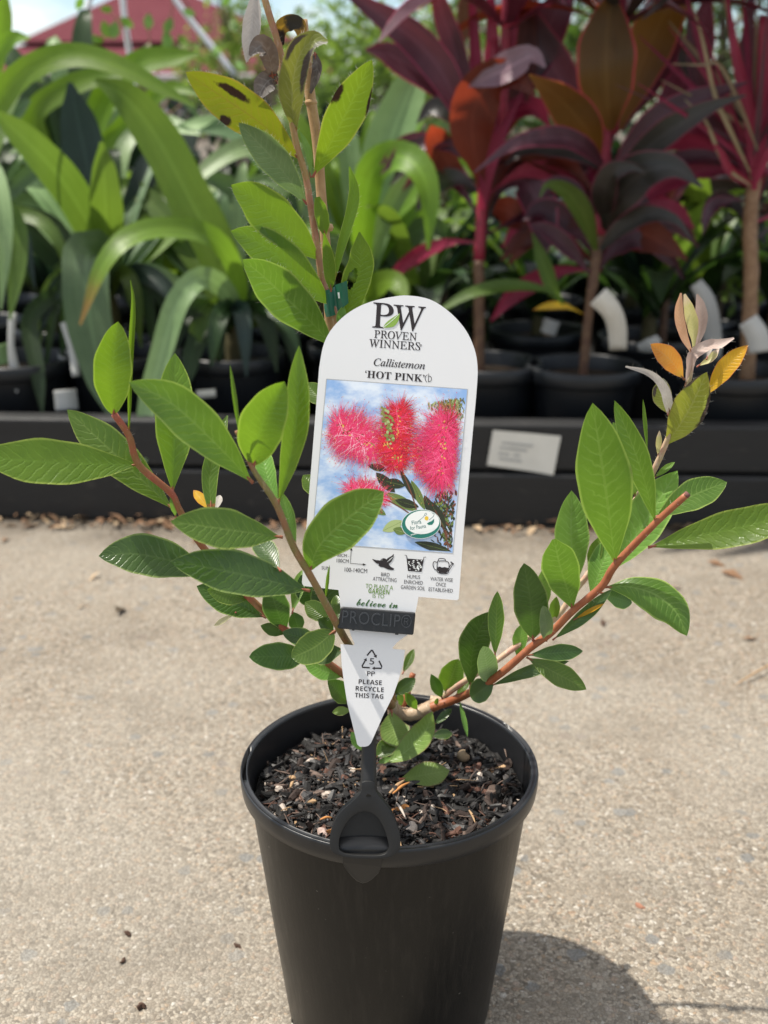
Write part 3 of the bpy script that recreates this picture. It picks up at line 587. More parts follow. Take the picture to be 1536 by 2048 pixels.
def leafy(px, py, y, h, n, mi, ls, label, seed, spread=.1):
    loc = P(px, py, y); return tree('leafy_plant', (loc.x, y, .2), h, spread, h * .45, n, ls, mi, seed, label, 'plant', 'leafy green plants among the pots')
leafy(880, 600, 1.8, .36, 260, 1, .05, 'mid green leafy plant between the mint leaves and the crimson stem', 31, .12)
leafy(1440, 560, 1.95, .34, 260, 0, .05, 'bright green leafy plant low between the right hand trunks', 33, .13)
leafy(1340, 560, 2.2, .30, 220, 1, .05, 'mid green leafy plant low behind the purple cordyline', 35, .13)
leafy(830, 640, 2.2, .42, 240, 1, .05, 'mid green leafy plant deep behind the yellow green fern', 37, .15)
# ---- cordylines
CP_ = leaf_mat('cordyline_purple', (.042, .015, .026), (.085, .034, .052), (.30, .025, .045), tw=.34, rough=.30, nscale=18, spec=.6, edge=(.42, .04, .11))
CG = leaf_mat('cordyline_dark_green', (.014, .020, .014), (.032, .028, .024), (.10, .03, .02), tw=.28, rough=.30, nscale=18, spec=.6, edge=(.20, .04, .07))
CO = leaf_mat('cordyline_olive', (.060, .048, .012), (.10, .060, .016), (.55, .20, .018), tw=.58, rough=.34, nscale=18, spec=.5, edge=(.65, .05, .12))
CR = leaf_mat('cordyline_rust', (.075, .014, .012), (.12, .024, .016), (.42, .055, .016), tw=.5, rough=.35, nscale=18, spec=.5)
CC = leaf_mat('cordyline_crimson', (.22, .013, .045), (.32, .032, .08), (.55, .035, .08), tw=.35, rough=.35, nscale=18)
CL = leaf_mat('cordyline_lilac_sheen', (.22, .12, .15), (.28, .17, .20), (.3, .06, .08), tw=.25, rough=.28, nscale=18, spec=.7)
CGL = leaf_mat('narrow_leaf_green', (.07, .13, .02), (.10, .17, .03), (.2, .34, .03), tw=.4, nscale=20)
TRK = stem_mat('cordyline_trunk', (.09, .045, .028), (.14, .08, .045), (.07, .025, .022)); TRC = stem_mat('cordyline_crimson_stem', (.26, .02, .045), (.20, .02, .04), (.30, .06, .06)); TRR = stem_mat('cordyline_ringed_trunk', (.19, .105, .055), (.26, .16, .09), (.09, .045, .028))
PED = leaf_mat('pale_leaf_edge', (.26, .20, .11), (.34, .27, .16), (.4, .3, .15), tw=.25, nscale=20)
def cordy(px, y, trunk, rad, mats, label, leaves, group='cordylines in the right hand rows', half=None):
    x = P(px, 700, y).x; e = empty('cordyline', (x, y, .2), label, 'cordyline', group)
    pts = [Vector((x, y, .195))] + [P(a, b, y) for a, b in trunk]
    half = half or max(2, len(pts) // 2 + 1)
    tube('trunk', pts[:half], rad[:half] if len(rad) >= half else rad, mats[0], e, n=20, bump=.18)
    tube('stem', pts[half - 1:], [rad[-1] * 1.05, rad[-1] * .8], mats[1], e, n=14)
    for L in leaves:
        m, w, p = L[:3]; k = dict(seg=16, nu=4, fold=.25, wave=.025); k.update(L[3] if len(L) > 3 else {})
        if not isinstance(w, (list, tuple)): w = [w * .13, w * .15, w * .38, w * .78, w, w, w * .84, w * .46, w * .03]
        ribbon('leaf', p, w, m, e, **k)
    return e
y1, y2, y3 = 1.33, 1.30, 1.26
cordy(960, y1, [(958, 600), (958, 520), (962, 440), (966, 380), (978, 240), (990, 80)], [.0105, .010, .0105, .012, .012, .010], (TRK, TRC), 'cordyline with a crimson stem rising right behind the white tag', [
    (CP_, 66, [(955, 360, y1), (920, 220, y1), (840, 90, y1), (670, -30, y1)], dict(tilt=8)),
    (CP_, 44, [(960, 330, y1), (930, 170, y1 + .03), (880, 10, y1 + .03), (860, -60, y1)]),
    (CR, [10, 30, 84, 96, 88, 56, 4], [(968, 390, y1 - .02), (948, 300, y1 - .06), (945, 230, y1 - .09), (975, 168, y1 - .12), (1020, 150, y1 - .15), (1070, 190, y1 - .17)], dict(fold=.34, wave=.05)),
    (CL, [4, 30, 54, 60, 50, 30, 3], [(935, 172, y1 - .115), (985, 150, y1 - .14), (1030, 128, y1 - .16), (1065, 112, y1 - .17), (1090, 135, y1 - .18)], dict(tilt=25)),
    (CC, [22, 34, 40, 36, 20, 12], [(968, 400, y1), (975, 250, y1), (985, 100, y1), (978, -60, y1)]),
    (CC, [16, 28, 30, 26, 18, 10], [(972, 380, y1 - .01), (1000, 200, y1), (1022, 80, y1), (1040, -60, y1)]),
    (CC, [14, 22, 26, 26, 18, 10], [(962, 390, y1 + .01), (955, 220, y1 + .03), (950, 90, y1 + .04), (940, -60, y1 + .04)]),
    (CC, [10, 26, 34, 26, 8, 2], [(964, 420, y1 - .02), (975, 340, y1 - .04), (1000, 270, y1 - .05), (1030, 215, y1 - .05), (1045, 180, y1 - .05)]),
    (CR, 74, [(968, 360, y1 + .03), (1010, 240, y1 + .05), (1040, 120, y1 + .06), (1060, -20, y1 + .06)]),
    (CP_, 80, [(972, 340, y1 + .04), (1050, 150, y1 + .07), (1110, 30, y1 + .08), (1150, -60, y1 + .08)]),
    (CR, 56, [(960, 380, y1 + .04), (900, 330, y1 + .05), (870, 270, y1 + .03), (862, 250, y1)]),
    (CP_, 70, [(975, 400, y1 + .02), (1040, 360, y1 + .03), (1080, 420, y1 + .0), (1090, 520, y1 - .02)], dict(tilt=15)),
    (CG, 60, [(972, 380, y1 + .05), (1030, 330, y1 + .06), (1080, 300, y1 + .06), (1130, 330, y1 + .05)]),
    (CR, 60, [(960, 420, y1 + .04), (1010, 420, y1 + .06), (1060, 460, y1 + .05)]),
    (CP_, 60, [(960, 300, y1 + .06), (900, 190, y1 + .08), (780, 110, y1 + .1), (730, 100, y1 + .1)], dict(tilt=20)),
], half=3)
cordy(1168, y2, [(1176, 640), (1186, 560), (1198, 470), (1206, 380), (1214, 270), (1222, 210)], [.0085, .0085, .0095, .011, .012, .011, .010], (TRK, TRC), 'cordyline with broad purple and olive leaves in the centre pot', [
    (CO, [12, 60, 108, 120, 112, 70, 3], [(1222, 260, y2 - .02), (1216, 205, y2 - .04), (1212, 130, y2 - .05), (1215, 60, y2 - .04), (1225, -20, y2 - .03)], dict(fold=.12)),
    (CO, [14, 50, 84, 96, 90, 60, 3], [(1235, 260, y2 + .01), (1262, 180, y2 + .02), (1300, 90, y2 + .03), (1345, -10, y2 + .04), (1380, -80, y2 + .04)], dict(fold=.12)),
    (CP_, 66, [(1245, 260, y2 + .03), (1285, 190, y2 + .05), (1330, 90, y2 + .07), (1365, 10, y2 + .08)]),
    (CO, [12, 40, 78, 82, 66, 34, 3], [(1195, 320, y2 - .03), (1180, 270, y2 - .07), (1140, 220, y2 - .11), (1098, 180, y2 - .15), (1058, 150, y2 - .18)], dict(fold=.1)),
    (CP_, [10, 40, 58, 60, 48, 26, 2], [(1230, 340, y2), (1270, 290, y2 - .02), (1330, 235, y2 - .05), (1410, 195, y2 - .08), (1495, 165, y2 - .1)], dict(tilt=24)),
    (CG, [10, 36, 52, 54, 40, 20, 2], [(1232, 360, y2 - .02), (1290, 300, y2 - .06), (1350, 255, y2 - .1), (1420, 215, y2 - .13), (1492, 190, y2 - .15)], dict(tilt=15)),
    (CP_, [10, 30, 40, 42, 32, 16, 2], [(1205, 330, y2 - .03), (1165, 290, y2 - .08), (1110, 274, y2 - .12), (1030, 288, y2 - .16), (948, 345, y2 - .19)], dict(tilt=18)),
    (CG, [10, 40, 56, 50, 36, 16, 2], [(1205, 340, y2 + .02), (1160, 300, y2 + .03), (1100, 290, y2 + .03), (1050, 300, y2 + .02), (1010, 330, y2)], dict(tilt=18)),
    (CG, [10, 40, 80, 88, 66, 30, 2], [(1210, 460, y2 - .02), (1225, 410, y2 - .06), (1280, 350, y2 - .1), (1345, 335, y2 - .13), (1405, 375, y2 - .15)], dict(tilt=16)),
    (SO, [8, 26, 40, 42, 30, 14, 2], [(1192, 500, y2 - .02), (1168, 430, y2 - .06), (1135, 385, y2 - .09), (1095, 370, y2 - .12), (1080, 395, y2 - .13)], dict(tilt=10)),
    (CR, [10, 40, 66, 70, 54, 26, 2], [(1205, 500, y2 + .02), (1240, 470, y2 + .02), (1290, 470, y2 + .0), (1340, 495, y2 - .02), (1375, 520, y2 - .03)]),
    (CG, [8, 30, 40, 40, 26, 12, 2], [(1200, 500, y2 - .03), (1245, 455, y2 - .06), (1295, 430, y2 - .09), (1350, 440, y2 - .11), (1385, 480, y2 - .12)], dict(tilt=22)),
    (CP_, 50, [(1195, 520, y2 + .02), (1140, 450, y2 + .03), (1085, 420, y2 + .02), (1045, 440, y2)], dict(tilt=15)),
    (CP_, 36, [(1190, 560, y2), (1140, 500, y2 - .03), (1090, 460, y2 - .05), (1060, 450, y2 - .06)], dict(tilt=25)),
    (CP_, 40, [(1198, 540, y2), (1230, 500, y2), (1270, 480, y2), (1310, 500, y2)], dict(tilt=25)),
    (CG, [10, 44, 54, 44, 20, 2], [(1210, 440, y2 - .03), (1208, 390, y2 - .08), (1225, 345, y2 - .11), (1262, 335, y2 - .13), (1290, 345, y2 - .14)], dict(tilt=10)),
    (CP_, 80, [(1225, 330, y2 + .05), (1130, 170, y2 + .09), (1060, 60, y2 + .1), (1030, -40, y2 + .1)]),
    (CP_, 74, [(1235, 330, y2 + .05), (1330, 230, y2 + .1), (1390, 110, y2 + .12), (1420, -30, y2 + .12)]),
    (CGL, 30, [(1145, 620, y2), (1112, 590, y2 - .02), (1085, 520, y2 - .03), (1064, 465, y2 - .03)]),
    (CGL, 26, [(1140, 612, y2), (1090, 580, y2 - .04), (1020, 572, y2 - .07), (940, 588, y2 - .1), (850, 640, y2 - .12)], dict(tilt=30)),
    (LYO, 16, [(1168, 628, y2), (1130, 612, y2 - .01), (1095, 612, y2 - .02), (1066, 620, y2 - .03)]),
])
cordy(1500, y3, [(1502, 560), (1500, 450), (1512, 330), (1520, 180), (1525, 30)], [.0135, .013, .0125, .012, .010, .008], (TRR, TRC), 'cordyline at the far right with a ringed trunk and thin crimson leaves', [
    (CC, [8, 18, 22, 18, 10, 3], [(1505, 400, y3), (1470, 280, y3), (1420, 150, y3), (1380, 20, y3), (1360, -60, y3)]),
    (CC, [8, 22, 26, 22, 12, 3], [(1510, 380, y3 - .02), (1500, 240, y3 - .03), (1470, 100, y3 - .04), (1450, -40, y3 - .04)]),
    (CC, [8, 22, 28, 24, 12, 3], [(1515, 360, y3 - .02), (1530, 200, y3), (1540, 60, y3), (1545, -60, y3)]),
    (CP_, [8, 26, 34, 30, 16, 3], [(1508, 390, y3 + .02), (1440, 260, y3 + .04), (1390, 140, y3 + .05), (1375, -40, y3 + .05)]),
    (CP_, [8, 30, 36, 30, 16, 3], [(1512, 380, y3 + .03), (1490, 200, y3 + .05), (1500, 30, y3 + .05), (1510, -60, y3 + .05)]),
    (PED, [3, 8, 9, 8, 6, 2], [(1500, 345, y3 - .03), (1465, 270, y3 - .05), (1430, 190, y3 - .06), (1405, 80, y3 - .07), (1385, 10, y3 - .07)]),
    (PED, [3, 7, 8, 7, 5, 2], [(1515, 300, y3 - .04), (1480, 210, y3 - .06), (1440, 130, y3 - .08), (1405, 130, y3 - .09), (1345, 128, y3 - .1)]),
    (PED, [3, 7, 8, 7, 5, 2], [(1500, 370, y3 - .04), (1450, 330, y3 - .05), (1410, 240, y3 - .06), (1370, 200, y3 - .06)]),
    (CC, [6, 14, 16, 12, 4], [(1505, 380, y3 - .03), (1535, 310, y3 - .05), (1570, 240, y3 - .06)]),
    (CC, [6, 18, 18, 12, 4], [(1505, 370, y3 - .02), (1460, 340, y3 - .05), (1440, 300, y3 - .06), (1425, 290, y3 - .06)]),
    (CP_, 26, [(1500, 400, y3), (1450, 400, y3), (1420, 420, y3 - .02), (1405, 470, y3 - .03)]),
    (CP_, 60, [(1500, 360, y3 + .08), (1440, 330, y3 + .1), (1380, 330, y3 + .1), (1350, 360, y3 + .1)]),
    (CG, 60, [(1510, 340, y3 + .1), (1440, 200, y3 + .12), (1380, 120, y3 + .12), (1340, 90, y3 + .12)]),
    (CO, 60, [(1525, 340, y3 + .1), (1540, 200, y3 + .12), (1560, 100, y3 + .12), (1560, 0, y3 + .12)]),
])
for e in [o for o in bpy.data.objects if o.name.startswith('cordyline') and o.type == 'EMPTY'][:3]:  # upper leaves out of view, added so the cordylines cast more shade
    x, y = e.location.x, e.location.y; yy = y - .02
    for (h, n, l) in ((.78, 8, .42), (1.0, 9, .46), (1.22, 10, .46)):
        for k in range(n):
            a = k * 6.283 / n + h * 3 + x; d = Vector((math.cos(a), math.sin(a) * .8, 0)); s_ = Vector((-d.y, d.x, 0)).normalized(); V, F, U = [], [], []; w0 = random.uniform(.05, .075); up_ = random.uniform(.45, .75)
            for j in range(11):
                t_ = j / 10; q = Vector((x + .03, y, h)) + d * l * t_ * .85 + Vector((0, 0, l * (up_ * t_ - .55 * t_ * t_))); ww = w0 * (.12 + .9 * math.sin(math.pi * min(1, t_ ** 1.2))) / 2; V += [q - s_ * ww + Vector((0, 0, ww * .3)), q, q + s_ * ww + Vector((0, 0, ww * .3))]; U += [(0, t_), (.5, t_), (1, t_)]
            for j in range(10): F += [(3 * j, 3 * j + 1, 3 * j + 4, 3 * j + 3), (3 * j + 1, 3 * j + 2, 3 * j + 5, 3 * j + 4)]
            mesh('leaf', V, F, random.choice((CP_, CP_, CG, CR)), e, uv=U)
    tube('stem', [(x + .028, y, .62), (x + .03, y, 1.24)], [.010, .007], TRC, e)
# more blades round each head, drooping, so that the heads are dense
for e, (hx, hy, yy) in zip([o for o in bpy.data.objects if o.name.startswith('cordyline') and o.type == 'EMPTY'][:3], ((972, 370, y1), (1204, 430, y2), (1510, 370, y3))):
    for k in range(22):
        a = -1.9 + 3.8 * ((k * 0.618) % 1); l = random.uniform(130, 250); dy = random.uniform(.02, .17); w = random.uniform(26, 50); m = random.choice((CP_, CP_, CG, CC, CR)); by_ = hy + random.uniform(-70, 120)
        ribbon('leaf', [(hx, by_, yy + .012), (hx + math.sin(a) * l * .4, by_ - math.cos(a) * l * .45 - 30, yy + dy * .5), (hx + math.sin(a) * l * .8, by_ - math.cos(a) * l * .75 - 10, yy + dy * .85), (hx + math.sin(a) * l * 1.05, by_ - math.cos(a) * l * .85 + 40, yy + dy)], [w * .13, w * .15, w * .45, w * .85, w, w * .9, w * .5, w * .03], m, e, tilt=random.uniform(0, 35), nu=4, fold=.25, wave=.025)
for k in range(16):
    e = [o for o in bpy.data.objects if o.name.startswith('cordyline') and o.type == 'EMPTY'][2]; a = -1.15 + 1.9 * ((k * .618) % 1); l = random.uniform(240, 460); w = random.uniform(6, 15); dy = random.uniform(-.12, .05); b0 = 380 - random.uniform(0, 150)
    ribbon('leaf', [(1508, b0, y3 - .012), (1508 + math.sin(a) * l * .35, b0 - math.cos(a) * l * .4, y3 + dy * .6), (1508 + math.sin(a) * l * .8, b0 - math.cos(a) * l * .85, y3 + dy)], [w * .8, w, w, w * .8, w * .5, 1], random.choice((CC, CP_, PED, CC, PED)), e, nu=2, seg=12, fold=.4)
# slim trunks standing further back on the right
for i, (px, top, y, lab) in enumerate([(1328, 420, 1.6, 'slim brown cordyline trunk standing behind the silvery shoot'), (1392, 440, 1.72, 'slim dark trunk between the shoot and the ringed trunk'), (1545, 430, 1.66, 'slim brown trunk at the very edge behind the ringed trunk')]):
    x = P(px, 640, y).x; e = empty('cordyline', (x, y, .2), lab, 'cordyline', 'cordylines in the right hand rows'); tube('trunk', [(x, y, .19), P(px + 6, 540, y), P(px + 2, top, y)], [.009, .008, .007], TRK, e, bump=.15)
    for k in range(9):
        a = random.uniform(-1.2, 1.2); l = random.uniform(120, 220); dy = random.uniform(-.06, .1)
        ribbon('leaf', [(px + 2, top + 8, y), (px + math.sin(a) * l * .5, top - math.cos(a) * l * .55, y + dy * .5), (px + math.sin(a) * l, top - math.cos(a) * l * .8 + 25, y + dy)], random.uniform(34, 58), random.choice((CP_, CG, CR)), e, tilt=15, nu=4, fold=.25, wave=.02)
# ---- white plant labels stuck in the pots
def slip(name, pts, w, mat, label, thick=.0006, grp='white plant labels in the bed'):
    n = 12; p = spline([P(*q) for q in pts], n); mp_ = [m_per_px(Vector(q)) for q in p]; mb = MB(); V, F = [], []
    ws = np.interp(np.linspace(0, 1, n), np.linspace(0, 1, len(w)), w)
    for i in range(n):
        T = p[min(i + 1, n - 1)] - p[max(i - 1, 0)]; s = np.cross(T, np.array(CAMV) - p[i]); s /= np.linalg.norm(s); nn = np.cross(s, T); nn /= np.linalg.norm(nn)
        for k, o_ in ((-1, 0), (1, 0), (1, -thick), (-1, -thick)): V.append(p[i] + s * k * ws[i] / 2 * mp_[i] + nn * o_)
    for i in range(n - 1):
        for k in range(4): F.append((i * 4 + k, i * 4 + (k + 1) % 4, i * 4 + 4 + (k + 1) % 4, i * 4 + 4 + k))
    F += [(3, 2, 1, 0), (n * 4 - 4, n * 4 - 3, n * 4 - 2, n * 4 - 1)]
    mb.add(V, F); return tag(mb.build(name, mat), label, 'plant label', grp)
TAGW = plain('weathered_white_tag', (.44, .44, .42), .5, .4, .1, 30); TAGC = plain('cream_tag', (.56, .53, .46), .6, .3, .1, 30)  # first white is toned down to one even grey
slip('plant_label', [(1236, 700, 1.24), (1234, 655, 1.23), (1222, 620, 1.22), (1196, 592, 1.22)], [34, 38, 40, 44], TAGC, 'cream plant label bent over the rim of the centre pot')
slip('plant_label', [(1425, 720, 1.34), (1424, 660, 1.33), (1412, 600, 1.32), (1392, 566, 1.32)], [34, 36, 36, 26], TAGW, 'tall white curved plant label behind the silvery shoot')
slip('plant_label', [(1520, 705, 1.2), (1514, 670, 1.2), (1496, 640, 1.2)], [40, 44, 40], TAGW, 'white plant label beside the ringed trunk at the right edge')
slip('plant_label', [(1275, 695, 1.36), (1300, 690, 1.34), (1318, 676, 1.33)], [14, 30, 16], TAGW, 'white plant label lying on the rim between two right hand pots')
slip('plant_label', [(1095, 668, 1.5), (1105, 640, 1.5)], [30, 32], TAGW, 'small white plant label in the dark behind the centre pot')
slip('plant_label', [(34, 785, 1.27), (30, 745, 1.28), (22, 690, 1.28), (25, 625, 1.29)], [4, 20, 12, 16], TAGW, 'narrow white plant label with an arrow point at the left edge')
slip('plant_label', [(152, 752, 1.28), (144, 700, 1.3), (126, 645, 1.32)], [16, 14, 12], TAGW, 'slim white plant label beside the hanging grey green leaf')
slip('plant_label', [(134, 820, 1.24), (130, 780, 1.24)], [44, 44], TAGW, 'square white sticker low on a pot behind the boards')
slip('plant_label', [(393, 789, 1.3), (431, 786, 1.3)], [16, 16], TAGC, 'small pale label low between the two left bromeliads')
slip('plant_label', [(8, 730, 1.3), (-4, 690, 1.3)], [44, 40], SM, 'pale green label cut off by the left edge')
# ---- hanging pot with white hangers, its vine trailing leaves
HYY = 2.3; top = P(262, -190, HYY); hp = empty('hanging_pot', (top.x, HYY, P(270, 300, HYY).z), 'white hanging pot with three straight hangers meeting above the roof', 'hanging pot')
WP = plain('white_hanger_plastic', (.72, .72, .76), .4, .4, .05); zb = P(270, 250, HYY).z
for (a, b, dy) in (((186, -20), (118, 235), -.06), ((244, -20), (282, 250), .05), ((338, -20), (470, 150), -.03)):
    q = P(*b, HYY + dy); mb = MB(); mb.tube([top, P(*a, HYY + dy * .5), q], [.006, .0075, .0075], sides=8); mb.build('hanger', WP, hp)
V, F = lathe_geo([(.001, -.10), (.09, -.10), (.125, .0), (.13, .0), (.13, .012), (.12, .012), (.118, 0)], 32); c = Vector((P(295, 250, HYY).x, HYY, zb - .02)); mesh('pot_bowl', [Vector(v) + c for v in V], F, WP, hp)
mb = MB(); mb.tube([top, top + Vector((0, 0, .05)), top + Vector((.015, 0, .065)), top + Vector((.03, 0, .05))], [.004, .004, .004, .003]); mb.build('hook', WP, hp)
vine = empty('trailing_vine', (c.x, HYY, zb), 'trailing vine with small bright leaves hanging over the maroon roof', 'vine')
mb = MB()
for pts in ([(290, 240), (250, 60), (215, 25), (205, 10)], [(300, 240), (330, 60), (345, 20), (340, -20)], [(310, 240), (400, 100), (420, 40), (455, 10)], [(300, 245), (300, 90), (290, 30)], [(320, 240), (440, 150), (480, 110)]): mb.tube([P(*q, HYY - .02) for q in pts], [.0022, .0014], sides=5, n=10)
mb.build('stem', ST_GRN, vine)
for (x, y, l, a, m) in [(152, 20, 30, .5, LL), (205, 40, 40, 2.8, SB), (232, 40, 40, 3.3, LL), (240, 35, 34, 2.2, SB), (200, 18, 26, 1.6, SB), (298, 25, 36, 3.2, LL), (330, 60, 40, 2.9, LL), (345, 35, 36, 3.6, LL), (355, 70, 30, 2.4, SB), (320, 95, 24, 1.2, LL), (445, 12, 30, .6, LL), (460, 40, 30, 2.6, LL), (430, 90, 28, 3.0, LL), (470, 120, 30, 2.4, LL), (180, 70, 26, 2.2, SB), (300, 85, 24, 3.6, LPALE), (365, 20, 28, 1.9, LL), (185, 85, 26, 1.2, SB)]:
    ribbon('leaf', [(x, y, HYY - .03), (x + math.sin(a) * l, y - math.cos(a) * l, HYY - .05)], l * .55, m, vine, seg=6, nu=2)
# ================================================================== the main pot
PX = .0038
pot = empty('plant_pot', (PX, 0, 0), 'large black plastic pot on the concrete holding the tagged shrub', 'plant pot'); PL = Vector((PX, 0, 0))
wallp = [(.001, GZ + .004), (.071, GZ + .004), (.0745, GZ), (.0772, GZ + .001), (.0784, GZ + .005), (.0784 + .0226 * .45, GZ + .005 + .189 * .45), (.0784 + .0226 * .9, GZ + .005 + .189 * .9), (.1010, .1862)]
V, F = lathe_geo(wallp, 128); o = mesh('pot_wall', [Vector(v) + PL for v in V], F, POT, pot)
# drain feet at the base
for k in range(8):
    a = k * math.pi / 4 + .3; mb = MB(); c = PL + Vector((math.cos(a) * .0745, math.sin(a) * .0765, GZ + .007)); mb.tube([c + Vector((0, 0, -.006)), c + Vector((0, 0, .012))], [.004, .003], sides=8); mb.build('drain_foot', POT, pot)
def notch(j, a, r, z):
    a = (a + math.pi) % (2 * math.pi) - math.pi
    inl = -0.02 < ((a - 2.95) % (2 * math.pi)) < .42; inr = .12 < a < .52
    if (inl or inr) and j in (8, 9): z -= .012
    return r, z
rimp = [(.1009, .1860), (.1056, .1852), (.1068, .1862), (.1076, .1920), (.1078, .1970), (.1075, .1985), (.1071, .1993), (.1066, .1996), (.1065, .1995), (.1034, .1995), (.1033, .1996), (.1026, .1995), (.1020, .1988), (.1016, .197), (.1004, .180), (.096, .150), (.094, .13)]
V, F = lathe_geo(rimp, 160, notch); mesh('rim', [Vector(v) + PL for v in V], F, RIM, pot)
# potting mix: a lumpy bed with bark chips, charcoal and grit lying on it
SOILC = [plain('soil_black', (.0055, .0048, .0045), .75, .35, .4, 200, .5, 600), plain('bark_black', (.010, .0085, .008), .55, .5, .4, 150, .5, 500), plain('bark_dark_brown', (.028, .017, .013), .75, .35, .4, 150, .5, 500), plain('bark_red_brown', (.085, .040, .027), .75, .3, .35, 150, .5, 500), plain('bark_grey_brown', (.13, .092, .074), .8, .3, .35, 150, .5, 500), plain('wood_tan', (.34, .22, .12), .8, .3, .25, 150, .4, 500), plain('grit_pale', (.40, .34, .29), .7, .3, .2, 150, .3, 500), plain('wood_orange', (.46, .20, .06), .75, .3, .25, 150, .4, 500)]
def soil_h(x, y):
    r = math.hypot(x, y); return .1765 + .004 * noise.noise((x * 22, y * 22, 1)) + .0025 * noise.noise((x * 70, y * 70, 4)) + .006 * max(0, 1 - r / .05) - .0025 * (r / .1) ** 2
mb = MB(); NR, NA = 46, 150; V = [(PX, 0, soil_h(0, 0))]; F = []
for j in range(1, NR + 1):
    r = .0985 * j / NR
    for k in range(NA):
        a = 2 * math.pi * k / NA; x, y = r * math.cos(a), r * math.sin(a); V.append((PX + x, y, soil_h(x, y) + .0022 * noise.noise((x * 260, y * 260, 9)) + .0012 * noise.noise((x * 600, y * 600, 2))))
for k in range(NA): F.append((0, 1 + k, 1 + (k + 1) % NA))
for j in range(NR - 1):
    for k in range(NA): F.append((1 + j * NA + k, 1 + j * NA + NA + k, 1 + j * NA + NA + (k + 1) % NA, 1 + j * NA + (k + 1) % NA))
mb.add(V, F)
def chip_geo(c, l, w, h, rng_, lift=.35, n=5):
    ax = rng_.normal(size=3) * (1, 1, lift); ax /= np.linalg.norm(ax); t = rng_.normal(size=3) * (1, 1, .5); t -= ax * t.dot(ax); t /= np.linalg.norm(t); b = np.cross(ax, t)
    V, F = [], []; k = 6
    for i, s in enumerate((-1, -.35, .3, 1)):
        sc = (rng_.uniform(.35, .8), rng_.uniform(.85, 1.1), rng_.uniform(.85, 1.1), rng_.uniform(.3, .8))[i]; off = rng_.normal(size=3) * w * .12
        for q in range(k):
            a = 2 * math.pi * q / k + .3; rr = rng_.uniform(.7, 1.2) * sc; V.append(np.array(c) + ax * l / 2 * (s + rng_.uniform(-.12, .12)) + off + t * math.cos(a) * w / 2 * rr + b * math.sin(a) * h / 2 * rr)
    for i in range(3):
        for q in range(k): F.append((i * k + q, i * k + (q + 1) % k, i * k + k + (q + 1) % k, i * k + k + q))
    F += [tuple(range(k))[::-1], tuple(range(3 * k, 4 * k))]; return V, F
for i in range(3300):
    r = .0975 * math.sqrt(rng.uniform(0, 1)); a = rng.uniform(0, 6.283); x, y = r * math.cos(a), r * math.sin(a)
    big = rng.random(); l = rng.uniform(.0024, .007) if big < .52 else rng.uniform(.007, .018); w = l * rng.uniform(.22, .62) * (1 if l < .009 else .8); h = w * rng.uniform(.35, .9)
    if r + l / 2 > .0975: continue
    m = int(rng.choice(8, p=(.36, .39, .145, .045, .035, .007, .015, .003)))
    if m == 6: l *= .6; w = l * .8; h = w * .8
    mb.add(*chip_geo((PX + x, y, soil_h(x, y) + rng.uniform(-.0005, .0035)), l, w, h, rng), m)
for i in range(260):          # fibres and fine crumbs between the chips
    r = .088 * math.sqrt(rng.uniform(0, 1)); a = rng.uniform(0, 6.283); x, y = r * math.cos(a), r * math.sin(a); d = Vector((*rng.normal(size=2), rng.normal() * .25)).normalized() * rng.uniform(.003, .011); c = Vector((PX + x, y, soil_h(x, y) + .0035)); mb.tube([c - d, c + Vector(rng.normal(size=3)) * .001, c + d], [.0003, .00045, .0002], int(rng.choice((2, 3, 4, 4, 1, 5))), sides=4, n=5)
soil = mb.build('potting_mix', SOILC, smooth=False); tag(soil, kind='stuff')
# pieces one can pick out by eye
def piece(name, px, py, l, w, h, mat, label, cat, seed, lift=.2, zz=.0025, rot=None, smooth=False):
    q = PZ(px, py, .176); q.z = soil_h(q.x - PX, q.y) + zz; mb = MB(); mb.add(*chip_geo(q, l, w, h, np.random.default_rng(seed), lift)); o = mb.build(name, mat, smooth=smooth)
    if smooth: sb = o.modifiers.new('sub', 'SUBSURF'); sb.levels = 2; sb.render_levels = 2
    return tag(o, label, cat)
PEB = plain('pebble_tan', (.26, .19, .12), .8, .2, .25, 300, .4, 900); PKS = plain('stone_pink_white', (.56, .42, .36), .75, .3, .25, 160, .5, 500)
q = PZ(927, 1518, .178); bm = bmesh.new(); bmesh.ops.create_icosphere(bm, subdivisions=3, radius=.0051)
for v in bm.verts: v.co *= 1 + .06 * noise.noise(v.co * 260); v.co.z *= .93
me = bpy.data.meshes.new('round_pebble'); bm.to_mesh(me); bm.free(); me.polygons.foreach_set('use_smooth', [True] * len(me.polygons)); me.materials.append(PEB); o = bpy.data.objects.new('round_pebble', me); o.location = (q.x, q.y, soil_h(q.x - PX, q.y) + .005); COL.objects.link(o); tag(o, 'round tan pebble lying on the potting mix right of the low leaf', 'pebble')
piece('stone', 1029, 1498, .0125, .0095, .009, PKS, 'pinkish white stone by the rim on the right of the pot', 'stone', 4, .1, .005)
piece('bark_chip', 984, 1590, .018, .0115, .006, SOILC[4], 'largest pale greyish bark chip near the front right rim', 'bark chip', 6, .08, .003)
piece('bark_chip', 944, 1540, .0145, .008, .006, SOILC[3], 'brown bark chip just below the round pebble', 'bark chip', 8, .1, .003)
piece('bark_chip', 925, 1580, .017, .008, .006, SOILC[2], 'dark brown bark chip between the low leaf and the pale chip', 'bark chip', 9, .2, .003)
piece('bark_chip', 1010, 1530, .012, .011, .008, SOILC[2], 'upright dark brown bark chip under the pinkish stone', 'bark chip', 10, .3, .004)
piece('bark_chip', 534, 1521, .011, .008, .007, SOILC[4], 'pinkish brown bark chip beside the left rim', 'bark chip', 12, .2, .004)
